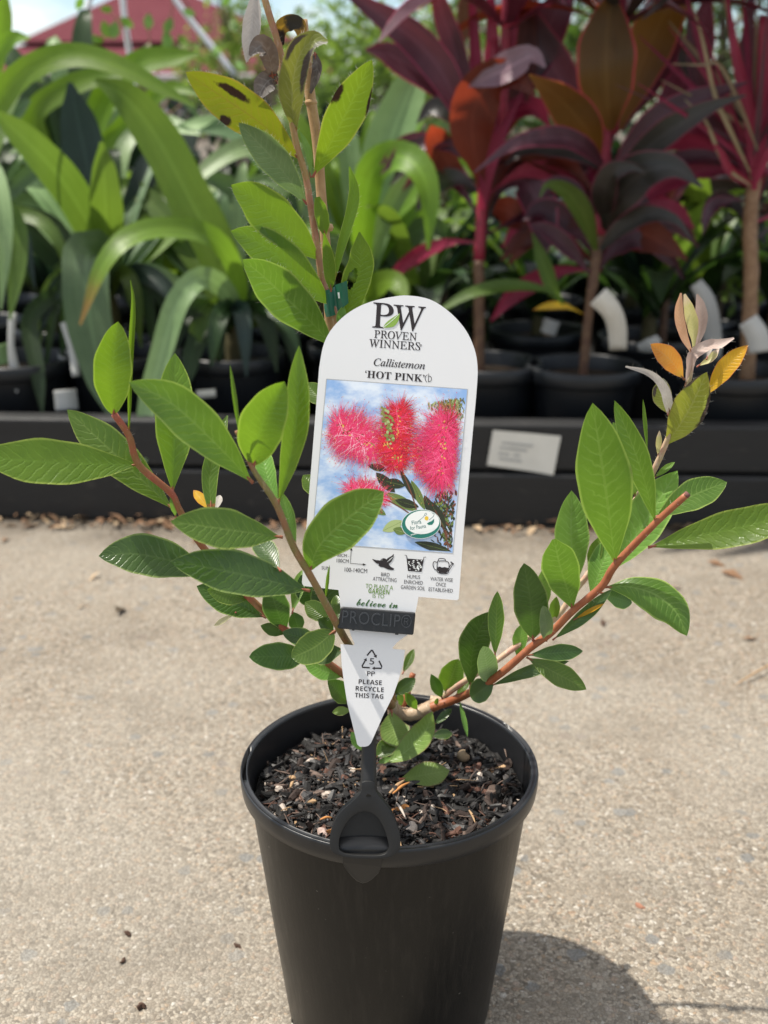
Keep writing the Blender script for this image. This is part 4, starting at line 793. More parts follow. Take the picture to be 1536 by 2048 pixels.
piece('bark_chip', 574, 1478, .014, .006, .005, SOILC[4], 'long grey bark chip at the left back of the pot', 'bark chip', 14, .35, .003)
piece('charcoal_piece', 536, 1556, .010, .008, .007, SOILC[1], 'square black charcoal piece near the left rim', 'charcoal', 16, .2, .004)
piece('bark_chip', 765, 1560, .011, .008, .006, SOILC[3], 'red brown bark chip right of the black stake', 'bark chip', 18, .1, .003)
piece('bark_chip', 652, 1670, .010, .009, .006, PKS, 'pale pink bark flake against the front rim left of the stake', 'bark chip', 20, .3, .003)
def sliver(p, q, r, mat, label, name='wood_sliver', cat='wood sliver', z=.005):
    a = PZ(p[0], p[1], .177); b = PZ(q[0], q[1], .177); a.z = soil_h(a.x - PX, a.y) + z; b.z = soil_h(b.x - PX, b.y) + z + (.004 if len(p) > 2 else 0)
    mb = MB(); mb.tube([a, (a + b) / 2 + Vector((0, 0, .0012)), b], [r * .5, r, r * .35], sides=6, n=8); return tag(mb.build(name, mat), label, cat)
sliver((777, 1606), (811, 1577), .0016, SOILC[5], 'tan wood sliver right of the black stake, upper of the two')
sliver((785, 1604), (819, 1584), .0013, SOILC[7], 'orange tan wood sliver right of the black stake, lower of the two')
sliver((548, 1508), (556, 1488), .0013, SOILC[7], 'orange wood sliver standing near the left rim')
sliver((640, 1650), (664, 1644), .0011, SOILC[7], 'orange wood sliver left of the black stake near the front rim')
sliver((793, 1620), (812, 1650), .0011, SOILC[6], 'pale straw splinter beside the black stake handle', 'straw_splinter', 'splinter')
sliver((581, 1585), (588, 1572), .0013, SOILC[5], 'short tan wood sliver left of the pot centre')
sliver((1000, 1476, 1), (1013, 1525), .0009, SOILC[4], 'thin grey twig leaning on the chips under the pinkish stone', 'thin_twig', 'twig')
sliver((938, 1626), (950, 1655), .0010, SOILC[5], 'thin tan splinter near the front right rim', 'straw_splinter', 'splinter')
# loose bits on the concrete
RED = plain('terracotta_chip', (.27, .13, .085), .85, .2, .2, 120, .4, 400); DKB = plain('dark_bark_crumb', (.06, .035, .025), .9, .2, .3, 150, .4, 500)
def crumb(px, py, l, w, h, mat, label, seed, name='gravel_chip', cat='gravel chip'):
    q = PZ(px, py, GZ); mb = MB(); mb.add(*chip_geo((q.x, q.y, GZ + h * .32), l, w, h, np.random.default_rng(seed), .05)); return tag(mb.build(name, mat, smooth=False), label, cat)
crumb(1279, 1815, .009, .005, .0035, RED, 'terracotta coloured chip lying on the concrete right of the pot', 31)
crumb(286, 2016, .008, .006, .004, DKB, 'dark brown crumb lying near the bottom left of the concrete', 32, 'bark_crumb', 'bark crumb')
crumb(256, 1870, .006, .005, .004, DKB, 'small black crumb on the concrete left of the pot', 33, 'bark_crumb', 'bark crumb')
crumb(246, 1924, .006, .004, .004, DKB, 'small dark crumb on the concrete below the black crumb', 34, 'bark_crumb', 'bark crumb')
crumb(475, 1893, .007, .004, .003, DKB, 'brown crumb on the concrete close to the pot', 35, 'bark_crumb', 'bark crumb')
crumb(1205, 1248, .018, .006, .006, DKB, 'dark brown bark curl on the concrete behind the right branch', 39, 'bark_crumb', 'bark crumb')
a, b = PZ(1470, 1370, GZ + .003), PZ(1560, 1318, GZ + .010); mb = MB(); mb.tube([a, (a + b) / 2 + Vector((0, 0, .001)), b], [.0008, .0014, .0012], sides=6); tag(mb.build('dry_stalk', SOILC[5]), 'dry tan stalk lying on the concrete at the right edge', 'stalk')
# ================================================================== the shrub in the pot
base = PZ(788, 1515, .176)
shrub = empty('bottlebrush_shrub', (base.x, base.y, base.z), 'young bottlebrush shrub with red stems growing in the tagged black pot', 'shrub')
def branch(name, pts, rad, mat, n=40, fuzz=0, label=None):
    p3 = [P(*q) for q in pts]; V, F = tube_geo(p3, rad, n=n, sides=10, bump=.10); mi = [0] * len(F)
    if fuzz:
        c = spline(p3, n)
        for k in range(fuzz):
            i = random.randint(1, n - 2); f = random.random(); q = Vector(c[i] * (1 - f) + c[i + 1] * f); T = Vector(c[i + 1] - c[i]).normalized(); d = T.cross(Vector(rng.normal(size=3))).normalized(); r = np.interp(i / n, np.linspace(0, 1, len(rad)), rad); l = random.uniform(.0012, .0030)
            s = T * .00007; b = len(V); V += [q + d * r * .8 - s, q + d * r * .8 + s, q + d * (r + l) + T * l * .4]; F.append((b, b + 1, b + 2)); mi.append(1)
    o = mesh(name, V, F, [mat, FUZZ], shrub, midx=mi); o['path'] = 0
    if label: o['label'] = label
    del o['path']; return o, [(q[0], q[1], q[2]) for q in pts]
def at(br, x, y):                      # depth of a branch where a leaf joins it
    pts = br[1]; best = (1e9, 0)
    for (x0, y0, d0), (x1, y1, d1) in zip(pts[:-1], pts[1:]):
        l2 = (x1 - x0) ** 2 + (y1 - y0) ** 2 + 1e-6; t = min(1, max(0, ((x - x0) * (x1 - x0) + (y - y0) * (y1 - y0)) / l2)); d = math.hypot(x - x0 - t * (x1 - x0), y - y0 - t * (y1 - y0))
        if d < best[0]: best = (d, d0 + t * (d1 - d0))
    return best[1]
PET = stem_mat('petiole_red', (.26, .065, .045), (.22, .09, .04), (.3, .14, .09))
HAIRS = {'LYS', 'LGS'}
def leaves(br, L):
    for q in L:
        bx, by_, tx, ty, w, dy, mat = q[:7]; k = dict(q[7]) if len(q) > 7 else {}
        y0 = at(br, bx, by_) + k.pop('y', 0); mids = k.pop('mid', None); lab = k.pop('label', None); hair = k.pop('hair', 0); cut = k.pop('nopet', 0)
        pts = [(bx, by_, y0)] + [(m[0], m[1], y0 + dy * (i + 1) / (len(mids) + 1)) for i, m in enumerate(mids or [])] + [(tx, ty, y0 + dy)]
        k.setdefault('tilt', random.uniform(-4, 26)); k.setdefault('fold', random.uniform(.16, .36)); k.setdefault('wave', .012); k.setdefault('nu', 8); k.setdefault('seg', 20)
        o = ribbon('leaf', pts, w, mat, br[0], **k)
        if lab: o['label'] = lab
        finish_leaf(o, hair, k.get('nu', 8), k.get('seg', 20), pts)
def finish_leaf(o, n, nu, seg, pts):       # the short red leaf stalk, and the hairs along the margin
    me = o.data; V = [v.co.copy() for v in me.vertices]; F = [tuple(p.vertices) for p in me.polygons]; uv0 = {}
    for l in me.loops: uv0[l.vertex_index] = tuple(me.uv_layers[0].data[l.index].uv)
    U = [uv0.get(i, (0, 0)) for i in range(len(V))]; mi = [0] * len(F)
    for k in range(n):
        i = random.randint(0, seg - 1); sd_ = random.choice((0, nu)); f = random.random(); a = V[i * (nu + 1) + sd_] * (1 - f) + V[(i + 1) * (nu + 1) + sd_] * f; c = V[i * (nu + 1) + nu // 2]
        d = (a - c).normalized() + Vector(rng.normal(size=3)) * .35; t = (V[(i + 1) * (nu + 1) + sd_] - V[i * (nu + 1) + sd_]).normalized(); l = random.uniform(.0010, .0024); b = len(V); V += [a - t * .00006, a + t * .00006, a + d * l + t * l * .5]; U += [(0, 0)] * 3; F.append((b, b + 1, b + 2)); mi.append(1)
    a = P(*pts[0]); d = (P(*pts[1]) - a).normalized(); wmax = max((V[i * (nu + 1)] - V[i * (nu + 1) + nu]).length for i in range(seg)); r = min(.0009, .0004 + wmax * .02)
    tv, tf = tube_geo([a - d * .0012, a + d * .0006, a + d * min(.0042, .14 * (P(*pts[-1]) - a).length)], [r * 1.2, r, r * .35], n=7, sides=7); b = len(V); V += [Vector(q) for q in tv]; U += [(.5, .0)] * len(tv); F += [tuple(i + b for i in f) for f in tf]; mi += [2] * len(tf)
    m2 = bpy.data.meshes.new('leaf'); m2.from_pydata([tuple(v) for v in V], [], F); m2.materials.append(me.materials[0]); m2.materials.append(FUZZ); m2.materials.append(PET); m2.polygons.foreach_set('material_index', mi); m2.polygons.foreach_set('use_smooth', [True] * len(F))
    l = m2.uv_layers.new(name='UVMap'); vi = np.empty(len(m2.loops), int); m2.loops.foreach_get('vertex_index', vi); l.data.foreach_set('uv', np.array(U)[vi].ravel()); m2.update(); o.data = m2
# woody base
B0 = (790, 1416, base.y)
mb = MB()
mb.tube([base - Vector((0, 0, .01)), P(788, 1470, base.y), P(790, 1430, base.y), P(784, 1406, base.y - .004)], [.0060, .0056, .0060, .0046], bump=.3)
mb.tube([P(792, 1424, base.y), P(825, 1428, base.y - .002), P(862, 1416, base.y - .006)], [.0056, .0052, .0048], 0, bump=.25)
mb.tube([P(860, 1398, base.y + .012), P(880, 1404, base.y + .010), P(846, 1420, base.y + .0)], [.0032, .0046, .0050], 0, bump=.3)
mb.tube([P(800, 1418, base.y + .006), P(812, 1395, base.y + .008), P(826, 1347, base.y + .012)], [.0034, .0027, .0023], 1, bump=.2)
mb.build('woody_base', [ST_WOOD, ST_ORG], shrub)
T = branch('stem', [(786, 1416, base.y), (748, 1180, .010), (706, 840, .024), (673, 640, .030), (646, 566, .032), (638, 518, .033), (629, 458, .034), (620, 404, .034), (611, 350, .035), (592, 285, .037), (577, 200, .039), (563, 118, .041), (552, 73, .042), (529, -4, .044), (518, -60, .046)], [.0036, .0030, .0028, .0025, .0024, .0024, .0023, .0023, .0023, .0022, .0021, .0022, .0022, .0021], stem_mat('stem_tip_pinkish', (.30, .13, .08), (.27, .18, .06), (.42, .28, .2)), n=90, fuzz=520, label='main upright stem tied to the bamboo stake')
L_ = branch('branch', [(786, 1414, base.y), (740, 1352, -.030), (694, 1284, -.058), (656, 1216, -.086), (620, 1150, -.096), (586, 1092, -.104), (553, 1010, -.110), (506, 938, -.114), (482, 884, -.116), (472, 862, -.117)], [.0036, .0031, .0027, .0025, .0024, .0023, .0022, .0020, .0014, .0009], ST_GRN, n=60, fuzz=120, label='left branch passing in front of the white tag corner')
A_ = branch('branch', [(786, 1416, base.y), (735, 1380, -.004), (682, 1345, -.014), (640, 1314, -.02), (574, 1262, -.032), (527, 1222, -.036), (492, 1188, -.038), (405, 1093, -.046), (358, 1018, -.052), (341, 985, -.054), (278, 930, -.060), (258, 872, -.063), (228, 828, -.066)], [.0032, .0028, .0027, .0026, .0025, .0024, .0024, .0022, .0022, .0021, .0022, .0021, .0019], ST_RED, n=70, fuzz=160, label='lower left branch with a reddish upper end')
R_ = branch('branch', [(845, 1424, base.y - .002), (866, 1414, base.y - .004), (917, 1396, base.y - .010), (984, 1360, -.022), (1064, 1293, -.030), (1100, 1267, -.034), (1145, 1222, -.038), (1203, 1173, -.043), (1232, 1128, -.047), (1314, 1043, -.056), (1374, 989, -.062)], [.0040, .0034, .0030, .0027, .0026, .0026, .0024, .0025, .0024, .0022, .0021], ST_ORG, n=70, fuzz=60, label='right branch ending in a cut red tip')
mb = MB(); mb.tube([P(1372, 991, -.0618), P(1376, 987, -.0622)], [.0022, .0020], n=4, sides=10); mb.build('cut_end', plain('cut_brown_end', (.14, .06, .05), .8), R_[0])
Q_ = branch('branch', [(852, 1418, base.y + .004), (886, 1394, base.y + .012), (930, 1362, .020), (988, 1325, .028), (1032, 1293, .030), (1110, 1237, .030), (1149, 1183, .030), (1177, 1147, .030), (1240, 1050, .026), (1290, 970, .020), (1307, 942, .018), (1331, 889, .012), (1362, 812, .006), (1380, 756, .0), (1388, 706, -.003)], [.0026, .0024, .0023, .0022, .0022, .0022, .0022, .0022, .0021, .0021, .0021, .0020, .0017, .0014, .0008], ST_FUZZ, n=80, fuzz=220, label='rear right branch with a silvery yellow young tip')
# --- leaves: (base x, y, tip x, y, width, depth change base->tip, material, options)
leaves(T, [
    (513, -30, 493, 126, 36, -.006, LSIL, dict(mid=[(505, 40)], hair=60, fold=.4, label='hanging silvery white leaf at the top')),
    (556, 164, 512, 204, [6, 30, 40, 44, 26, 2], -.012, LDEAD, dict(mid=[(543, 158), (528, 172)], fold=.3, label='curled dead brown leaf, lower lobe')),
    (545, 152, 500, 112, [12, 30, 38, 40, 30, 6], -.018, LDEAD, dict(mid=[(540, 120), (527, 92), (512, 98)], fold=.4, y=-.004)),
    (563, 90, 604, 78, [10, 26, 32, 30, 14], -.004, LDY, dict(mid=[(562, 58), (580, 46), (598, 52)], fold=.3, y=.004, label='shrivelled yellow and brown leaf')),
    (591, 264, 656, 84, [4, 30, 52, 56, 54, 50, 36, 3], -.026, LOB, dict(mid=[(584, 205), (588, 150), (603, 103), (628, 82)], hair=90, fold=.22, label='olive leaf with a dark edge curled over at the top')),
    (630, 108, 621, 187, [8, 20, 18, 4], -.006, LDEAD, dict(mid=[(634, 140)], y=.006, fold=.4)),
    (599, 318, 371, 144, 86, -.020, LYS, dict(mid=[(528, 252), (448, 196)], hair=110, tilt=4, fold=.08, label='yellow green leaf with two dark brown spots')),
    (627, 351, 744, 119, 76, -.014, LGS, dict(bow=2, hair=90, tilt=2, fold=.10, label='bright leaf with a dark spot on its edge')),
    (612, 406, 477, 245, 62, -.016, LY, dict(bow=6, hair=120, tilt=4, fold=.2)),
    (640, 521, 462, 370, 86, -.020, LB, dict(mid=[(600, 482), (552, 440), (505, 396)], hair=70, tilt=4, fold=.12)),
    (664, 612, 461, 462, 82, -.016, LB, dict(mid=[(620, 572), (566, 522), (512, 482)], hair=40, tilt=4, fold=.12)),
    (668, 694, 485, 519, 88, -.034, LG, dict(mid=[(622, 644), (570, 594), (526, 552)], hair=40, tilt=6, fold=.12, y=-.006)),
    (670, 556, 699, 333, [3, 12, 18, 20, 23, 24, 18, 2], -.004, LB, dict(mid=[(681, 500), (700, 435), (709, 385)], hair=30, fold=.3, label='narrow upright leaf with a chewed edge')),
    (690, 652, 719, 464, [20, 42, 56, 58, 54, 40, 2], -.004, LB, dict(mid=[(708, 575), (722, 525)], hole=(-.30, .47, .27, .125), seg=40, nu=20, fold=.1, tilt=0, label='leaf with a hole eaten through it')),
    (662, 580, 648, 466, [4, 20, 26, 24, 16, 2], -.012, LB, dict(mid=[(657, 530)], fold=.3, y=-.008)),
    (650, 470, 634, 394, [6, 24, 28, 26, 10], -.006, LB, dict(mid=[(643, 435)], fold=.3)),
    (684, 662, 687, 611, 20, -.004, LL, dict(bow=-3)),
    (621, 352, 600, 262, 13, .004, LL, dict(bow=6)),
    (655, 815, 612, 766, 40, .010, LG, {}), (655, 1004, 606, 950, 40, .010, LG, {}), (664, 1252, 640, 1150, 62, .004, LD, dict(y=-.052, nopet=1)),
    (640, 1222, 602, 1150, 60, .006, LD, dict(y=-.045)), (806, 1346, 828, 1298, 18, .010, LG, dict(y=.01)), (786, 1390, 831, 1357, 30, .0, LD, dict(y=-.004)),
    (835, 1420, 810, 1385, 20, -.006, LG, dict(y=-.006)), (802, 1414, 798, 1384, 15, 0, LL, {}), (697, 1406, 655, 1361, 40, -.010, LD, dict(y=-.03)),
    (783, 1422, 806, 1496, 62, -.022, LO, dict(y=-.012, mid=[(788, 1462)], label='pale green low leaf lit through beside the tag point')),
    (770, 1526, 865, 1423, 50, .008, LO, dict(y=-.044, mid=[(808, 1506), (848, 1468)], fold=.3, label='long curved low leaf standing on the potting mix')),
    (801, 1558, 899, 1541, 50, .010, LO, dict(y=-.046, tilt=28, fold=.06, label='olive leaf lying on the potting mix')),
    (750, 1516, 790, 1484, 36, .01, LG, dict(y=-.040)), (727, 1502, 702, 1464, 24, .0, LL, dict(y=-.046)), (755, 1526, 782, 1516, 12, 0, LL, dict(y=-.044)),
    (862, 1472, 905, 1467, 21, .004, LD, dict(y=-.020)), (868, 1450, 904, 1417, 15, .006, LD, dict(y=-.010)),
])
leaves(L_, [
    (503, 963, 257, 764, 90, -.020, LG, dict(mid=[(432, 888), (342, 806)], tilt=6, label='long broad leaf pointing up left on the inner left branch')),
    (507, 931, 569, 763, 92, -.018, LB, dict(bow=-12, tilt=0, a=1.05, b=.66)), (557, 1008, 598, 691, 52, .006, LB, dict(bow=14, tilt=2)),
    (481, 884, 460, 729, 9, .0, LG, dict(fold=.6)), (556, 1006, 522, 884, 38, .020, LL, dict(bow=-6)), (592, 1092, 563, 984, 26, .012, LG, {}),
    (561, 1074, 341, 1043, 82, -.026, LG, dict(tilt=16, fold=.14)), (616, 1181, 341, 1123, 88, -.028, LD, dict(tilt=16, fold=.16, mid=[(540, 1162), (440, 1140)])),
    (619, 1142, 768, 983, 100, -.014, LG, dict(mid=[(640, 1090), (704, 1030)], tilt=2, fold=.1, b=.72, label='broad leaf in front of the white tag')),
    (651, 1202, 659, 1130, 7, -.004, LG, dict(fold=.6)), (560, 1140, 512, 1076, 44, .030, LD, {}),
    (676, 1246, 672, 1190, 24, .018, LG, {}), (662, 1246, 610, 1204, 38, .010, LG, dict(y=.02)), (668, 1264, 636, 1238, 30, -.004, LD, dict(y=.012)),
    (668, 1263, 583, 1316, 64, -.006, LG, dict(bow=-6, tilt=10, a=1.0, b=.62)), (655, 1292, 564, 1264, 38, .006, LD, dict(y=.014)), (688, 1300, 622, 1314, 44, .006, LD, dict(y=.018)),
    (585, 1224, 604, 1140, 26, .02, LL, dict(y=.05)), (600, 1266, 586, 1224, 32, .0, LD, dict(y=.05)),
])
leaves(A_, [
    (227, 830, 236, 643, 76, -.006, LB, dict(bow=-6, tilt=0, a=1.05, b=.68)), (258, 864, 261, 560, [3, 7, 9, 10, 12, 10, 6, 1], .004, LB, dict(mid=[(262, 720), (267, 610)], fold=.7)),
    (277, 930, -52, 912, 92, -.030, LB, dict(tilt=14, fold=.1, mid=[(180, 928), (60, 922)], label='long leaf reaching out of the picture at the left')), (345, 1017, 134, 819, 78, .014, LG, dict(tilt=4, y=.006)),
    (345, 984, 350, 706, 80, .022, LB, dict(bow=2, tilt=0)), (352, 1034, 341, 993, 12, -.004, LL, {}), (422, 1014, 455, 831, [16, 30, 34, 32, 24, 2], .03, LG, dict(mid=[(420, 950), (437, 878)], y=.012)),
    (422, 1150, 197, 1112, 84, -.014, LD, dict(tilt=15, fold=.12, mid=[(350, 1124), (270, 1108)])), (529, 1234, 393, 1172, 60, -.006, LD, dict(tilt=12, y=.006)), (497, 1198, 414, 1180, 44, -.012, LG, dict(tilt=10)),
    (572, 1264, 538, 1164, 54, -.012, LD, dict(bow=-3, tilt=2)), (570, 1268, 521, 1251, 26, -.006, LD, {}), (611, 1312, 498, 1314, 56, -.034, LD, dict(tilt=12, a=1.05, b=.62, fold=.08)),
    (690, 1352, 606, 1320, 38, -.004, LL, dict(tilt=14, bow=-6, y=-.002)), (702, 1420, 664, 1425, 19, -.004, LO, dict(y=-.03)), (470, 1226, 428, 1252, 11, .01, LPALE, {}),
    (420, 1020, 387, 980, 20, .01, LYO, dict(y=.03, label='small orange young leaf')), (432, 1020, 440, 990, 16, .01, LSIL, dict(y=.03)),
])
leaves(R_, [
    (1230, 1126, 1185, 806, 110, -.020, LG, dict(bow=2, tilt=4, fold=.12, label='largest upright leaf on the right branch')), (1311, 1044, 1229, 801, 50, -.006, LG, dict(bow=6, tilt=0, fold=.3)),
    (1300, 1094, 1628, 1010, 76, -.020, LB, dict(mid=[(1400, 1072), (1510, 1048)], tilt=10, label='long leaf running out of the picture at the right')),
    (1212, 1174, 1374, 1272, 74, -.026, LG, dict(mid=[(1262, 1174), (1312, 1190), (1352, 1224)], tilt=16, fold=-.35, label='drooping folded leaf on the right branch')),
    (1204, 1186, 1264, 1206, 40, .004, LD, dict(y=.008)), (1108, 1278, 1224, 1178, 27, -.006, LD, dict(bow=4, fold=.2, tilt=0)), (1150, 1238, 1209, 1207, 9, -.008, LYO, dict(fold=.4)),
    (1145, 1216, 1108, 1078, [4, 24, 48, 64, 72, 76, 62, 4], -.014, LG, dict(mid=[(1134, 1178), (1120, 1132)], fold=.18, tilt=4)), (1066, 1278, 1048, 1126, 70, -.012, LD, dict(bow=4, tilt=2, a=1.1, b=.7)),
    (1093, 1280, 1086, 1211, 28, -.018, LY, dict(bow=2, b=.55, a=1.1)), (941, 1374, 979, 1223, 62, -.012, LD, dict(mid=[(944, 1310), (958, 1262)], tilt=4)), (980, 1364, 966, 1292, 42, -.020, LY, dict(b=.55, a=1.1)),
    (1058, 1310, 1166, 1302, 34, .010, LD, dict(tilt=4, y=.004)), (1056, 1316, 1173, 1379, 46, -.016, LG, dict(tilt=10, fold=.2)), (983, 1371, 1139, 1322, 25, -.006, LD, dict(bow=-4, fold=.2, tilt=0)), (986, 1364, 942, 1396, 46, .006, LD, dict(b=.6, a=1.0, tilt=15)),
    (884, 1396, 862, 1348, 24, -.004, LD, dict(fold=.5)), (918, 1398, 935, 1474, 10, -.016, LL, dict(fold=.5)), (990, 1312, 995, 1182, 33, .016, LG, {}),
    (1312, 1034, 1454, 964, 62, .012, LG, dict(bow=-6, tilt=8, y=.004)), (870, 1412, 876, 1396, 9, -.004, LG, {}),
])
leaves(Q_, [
    (892, 1384, 917, 1318, 50, -.004, LG, dict(b=.65, a=1.0, tilt=4)), (912, 1390, 940, 1360, 16, 0, LG, {}), (1034, 1314, 1046, 1246, 30, .0, LL, {}), (1085, 1228, 1086, 1138, 32, .0, LL, {}), (1105, 1246, 1113, 1193, 22, -.002, LG, {}),
    (1150, 1176, 1143, 981, 68, .006, LL, dict(bow=-4, tilt=10)), (1178, 1146, 1202, 1072, 28, .0, LG, {}), (1182, 1194, 1232, 1070, 52, .004, LL, dict(bow=-3, y=-.008)),
    (1226, 1140, 1355, 941, 84, -.002, LL, dict(bow=2, tilt=14, y=-.012)), (1271, 994, 1226, 844, 50, .0, LL, dict(bow=4)),
    (1295, 905, 1286, 798, 8, .004, LG, dict(fold=.5)), (1309, 955, 1350, 924, 13, -.004, LL, {}), (1316, 912, 1319, 861, 12, -.004, LBUD, {}),
    (1331, 891, 1414, 744, 68, -.020, LSB, dict(bow=6, hair=60, tilt=4, label='olive young leaf with browned edges below the silvery tip')),
    (1414, 790, 1496, 690, 38, -.010, LYO, dict(bow=-4, hair=20, label='yellow young leaf edged orange')), (1367, 757, 1301, 688, 42, -.008, LOR, dict(bow=6, hair=20, label='orange young leaf')),
    (1340, 826, 1251, 733, [12, 20, 18, 14, 10, 3], -.016, LSIL, dict(mid=[(1328, 778), (1300, 748)], fold=.4, hair=20)), (1337, 828, 1326, 756, 38, .006, LOB, dict(bow=-8)),
    (1379, 752, 1468, 676, [8, 18, 24, 20, 18, 3], -.014, LSP, dict(mid=[(1386, 712), (1418, 690), (1440, 688)], fold=.3, hair=25)), (1396, 732, 1438, 697, 15, .004, LBUD, dict(bow=5)), (1414, 716, 1424, 680, 12, .006, LSIL, {}),
    (1385, 708, 1362, 586, [3, 10, 16, 19, 19, 14, 3], -.004, LBP, dict(mid=[(1368, 672), (1358, 628)], fold=.4)), (1388, 704, 1369, 588, [3, 8, 20, 25, 23, 16, 4], -.010, LBUD, dict(mid=[(1386, 655), (1378, 618)], fold=.45, tilt=0)), (1390, 706, 1394, 588, [3, 8, 18, 24, 24, 16, 3], -.002, LSP, dict(mid=[(1402, 655), (1401, 615)], fold=.45)),
    (1371, 770, 1384, 700, 9, -.006, LSP, {}),
])
# --- bamboo stake and the green tie
sp = [P(740, 1440, .012), P(700, 1000, .030), P(664, 690, .040), P(657, 610, .0405), P(652, 500, .042), P(643, 396, .043), P(634, 281, .045), P(620, 188, .047), P(604, 40, .050)]
V, F = tube_geo(sp, [.0030, .0032, .0033, .0033, .0034, .0034, .0035, .0036], n=60, sides=12); mb = MB(); mb.add(V, F)
for (px, py, y) in ((655, 455, .0425), (622, 205, .0466), (700, 1000, .030)): mb.tube([P(px, py + 7, y), P(px, py, y), P(px, py - 7, y)], [.0033, .0042, .0033], sides=12, n=7)
tag(mb.build('bamboo_stake', BAMBOO), 'tan bamboo stake behind the main stem, tied with green tape', 'plant stake')
TIE = plain('green_tie_tape', (.006, .10, .055), .35, .5, .1, 60); TIEW = solid('tie_print_white', (.7, .75, .7))
mb = MB(); c0 = P(657, 576, .036); c1 = P(667, 628, .035); ax = c1 - c0; n = 26; V = []; F = []
for j in range(7):
    for k in range(n):
        a = 2 * math.pi * k / n; V.append(c0 + ax * (j / 6) + Vector((math.cos(a) * .0048 + .0006 * math.sin(j), math.sin(a) * .0075, math.cos(a) * .0016)))
for j in range(6):
    for k in range(n): F.append((j * n + k, j * n + (k + 1) % n, (j + 1) * n + (k + 1) % n, (j + 1) * n + k))
mb.add(V, F)
fl = [P(669, 570, .029), P(694, 561, .024), P(697, 606, .024), P(675, 622, .029)]; mb.add(*grid4(fl, 6, 6, lambda a, b: Vector((0, -.0015 * math.sin(a * 3.1), 0))))
fl2 = [P(675, 584, .0268), P(679, 584, .0262), P(680, 596, .0262), P(677, 596, .0268)]; mb.add([q + Vector((0, -.0018, 0)) for q in fl2], [(0, 1, 2, 3)], 1)
tag(mb.build('plant_tie', [TIE, TIEW]), 'green plastic tape tying the stem to the bamboo stake', 'plant tie')
# ================================================================== the printed tag and the black stake that carries it
TILT = R(17.0); T0 = P(735, 1600, -.105); TN = Vector((0, -math.cos(TILT), math.sin(TILT)))     # plane of the tag, leaning back
def G(px, py, h=0.0):                    # point of the tag's plane seen at that place of the photograph, h metres in front of it
    d = ray(px, py); return CAMV + d * ((T0 - CAMV).dot(TN) / d.dot(TN)) + TN * h
def poly_obj(name, outline, mat, parent=None, h0=0, h1=.0004, holes=(), bev=0, smooth=False):
    bm = bmesh.new(); loops = []
    for loop in (outline,) + tuple(holes):
        vs = [bm.verts.new(G(x, y, h1)) for x, y in loop]; loops += [bm.edges.new((vs[i], vs[(i + 1) % len(vs)])) for i in range(len(vs))]
    bmesh.ops.triangle_fill(bm, use_beauty=True, use_dissolve=False, edges=loops); bmesh.ops.recalc_face_normals(bm, faces=bm.faces[:])
    for f in bm.faces:
        if f.normal.dot(TN) < 0: f.normal_flip()
    if h0 is not None:
        r = bmesh.ops.extrude_face_region(bm, geom=bm.faces[:]); mv = [v for v in r['geom'] if isinstance(v, bmesh.types.BMVert)]
        # the extruded copy becomes the back
        for v in mv: v.co += TN * (h0 - h1)
        bmesh.ops.recalc_face_normals(bm, faces=bm.faces[:])
    me = bpy.data.meshes.new(name); bm.to_mesh(me); bm.free(); me.materials.append(mat); o = bpy.data.objects.new(name, me); COL.objects.link(o); adopt(o, parent)
    if bev: bevel(o, bev, 3)
    return o
def smooth_loop(pts, n):
    p = np.array(pts + [pts[0]], float); q = np.vstack([p[-2], p, p[1]]); out = []
    for i in range(len(p) - 1):
        a, b, c, d = q[i:i + 4]
        for u in np.linspace(0, 1, n, endpoint=False): out.append(tuple(.5 * (2 * b + (c - a) * u + (2 * a - 5 * b + 4 * c - d) * u * u + (3 * b - a - 3 * c + d) * u ** 3)))
    return out
def arc(pts, n): return [tuple(v[:2]) for v in spline([(x, y, 0) for x, y in pts], n)]
arch = arc([(604, 1163), (614, 1040), (626, 890), (636, 765), (639, 731), (647, 690), (662, 660), (686, 634), (714, 615), (746, 602), (782, 594), (816, 591), (860, 599), (899, 624), (930, 658), (948, 695), (955, 732), (953.5, 778), (946, 860), (937, 960), (927, 1070), (918, 1190)], 130)
out = arch + [(917.5, 1198), (914, 1200.5), (908, 1200), (837, 1193.5), (834, 1210), (829, 1232), (823, 1258), (815, 1270), (803, 1278), (794, 1285), (785, 1295.5), (786, 1298), (810, 1300), (806.5, 1328), (797, 1360), (787, 1390), (766, 1432), (742, 1486), (737, 1491.5), (730, 1493.5), (720, 1493.5), (714.5, 1489), (708, 1462), (694.5, 1407), (688, 1365), (683.5, 1331), (681, 1288.5), (707, 1290.5), (709.5, 1288), (706, 1281), (701, 1268), (697, 1255), (683, 1230), (680.5, 1211), (677, 1180), (608, 1172), (604.5, 1168)]
ptag = poly_obj('plant_tag', out, WHITE_TAG, None, -.0005, 0.0); tag(ptag, 'white arched plant tag with a photo of pink bottlebrush flowers held in the black clip', 'plant tag')
INK = solid('ink_dark_brown', (.022, .016, .016)); INKG = solid('ink_green', (.13, .24, .03)); INKGD = solid('ink_dark_green', (.045, .12, .03)); INKY = solid('ink_yellow', (.75, .5, .05)); INKT = solid('ink_teal', (.02, .17, .13)); INKGR = solid('ink_grey', (.40, .40, .40)); INKW = solid('ink_white', (.8, .82, .8)); INKO = solid('ink_black', (.012, .012, .012)); INKLG = solid('ink_leaf_green', (.22, .36, .06)); INKTT = solid('ink_teal_text', (.03, .14, .13))
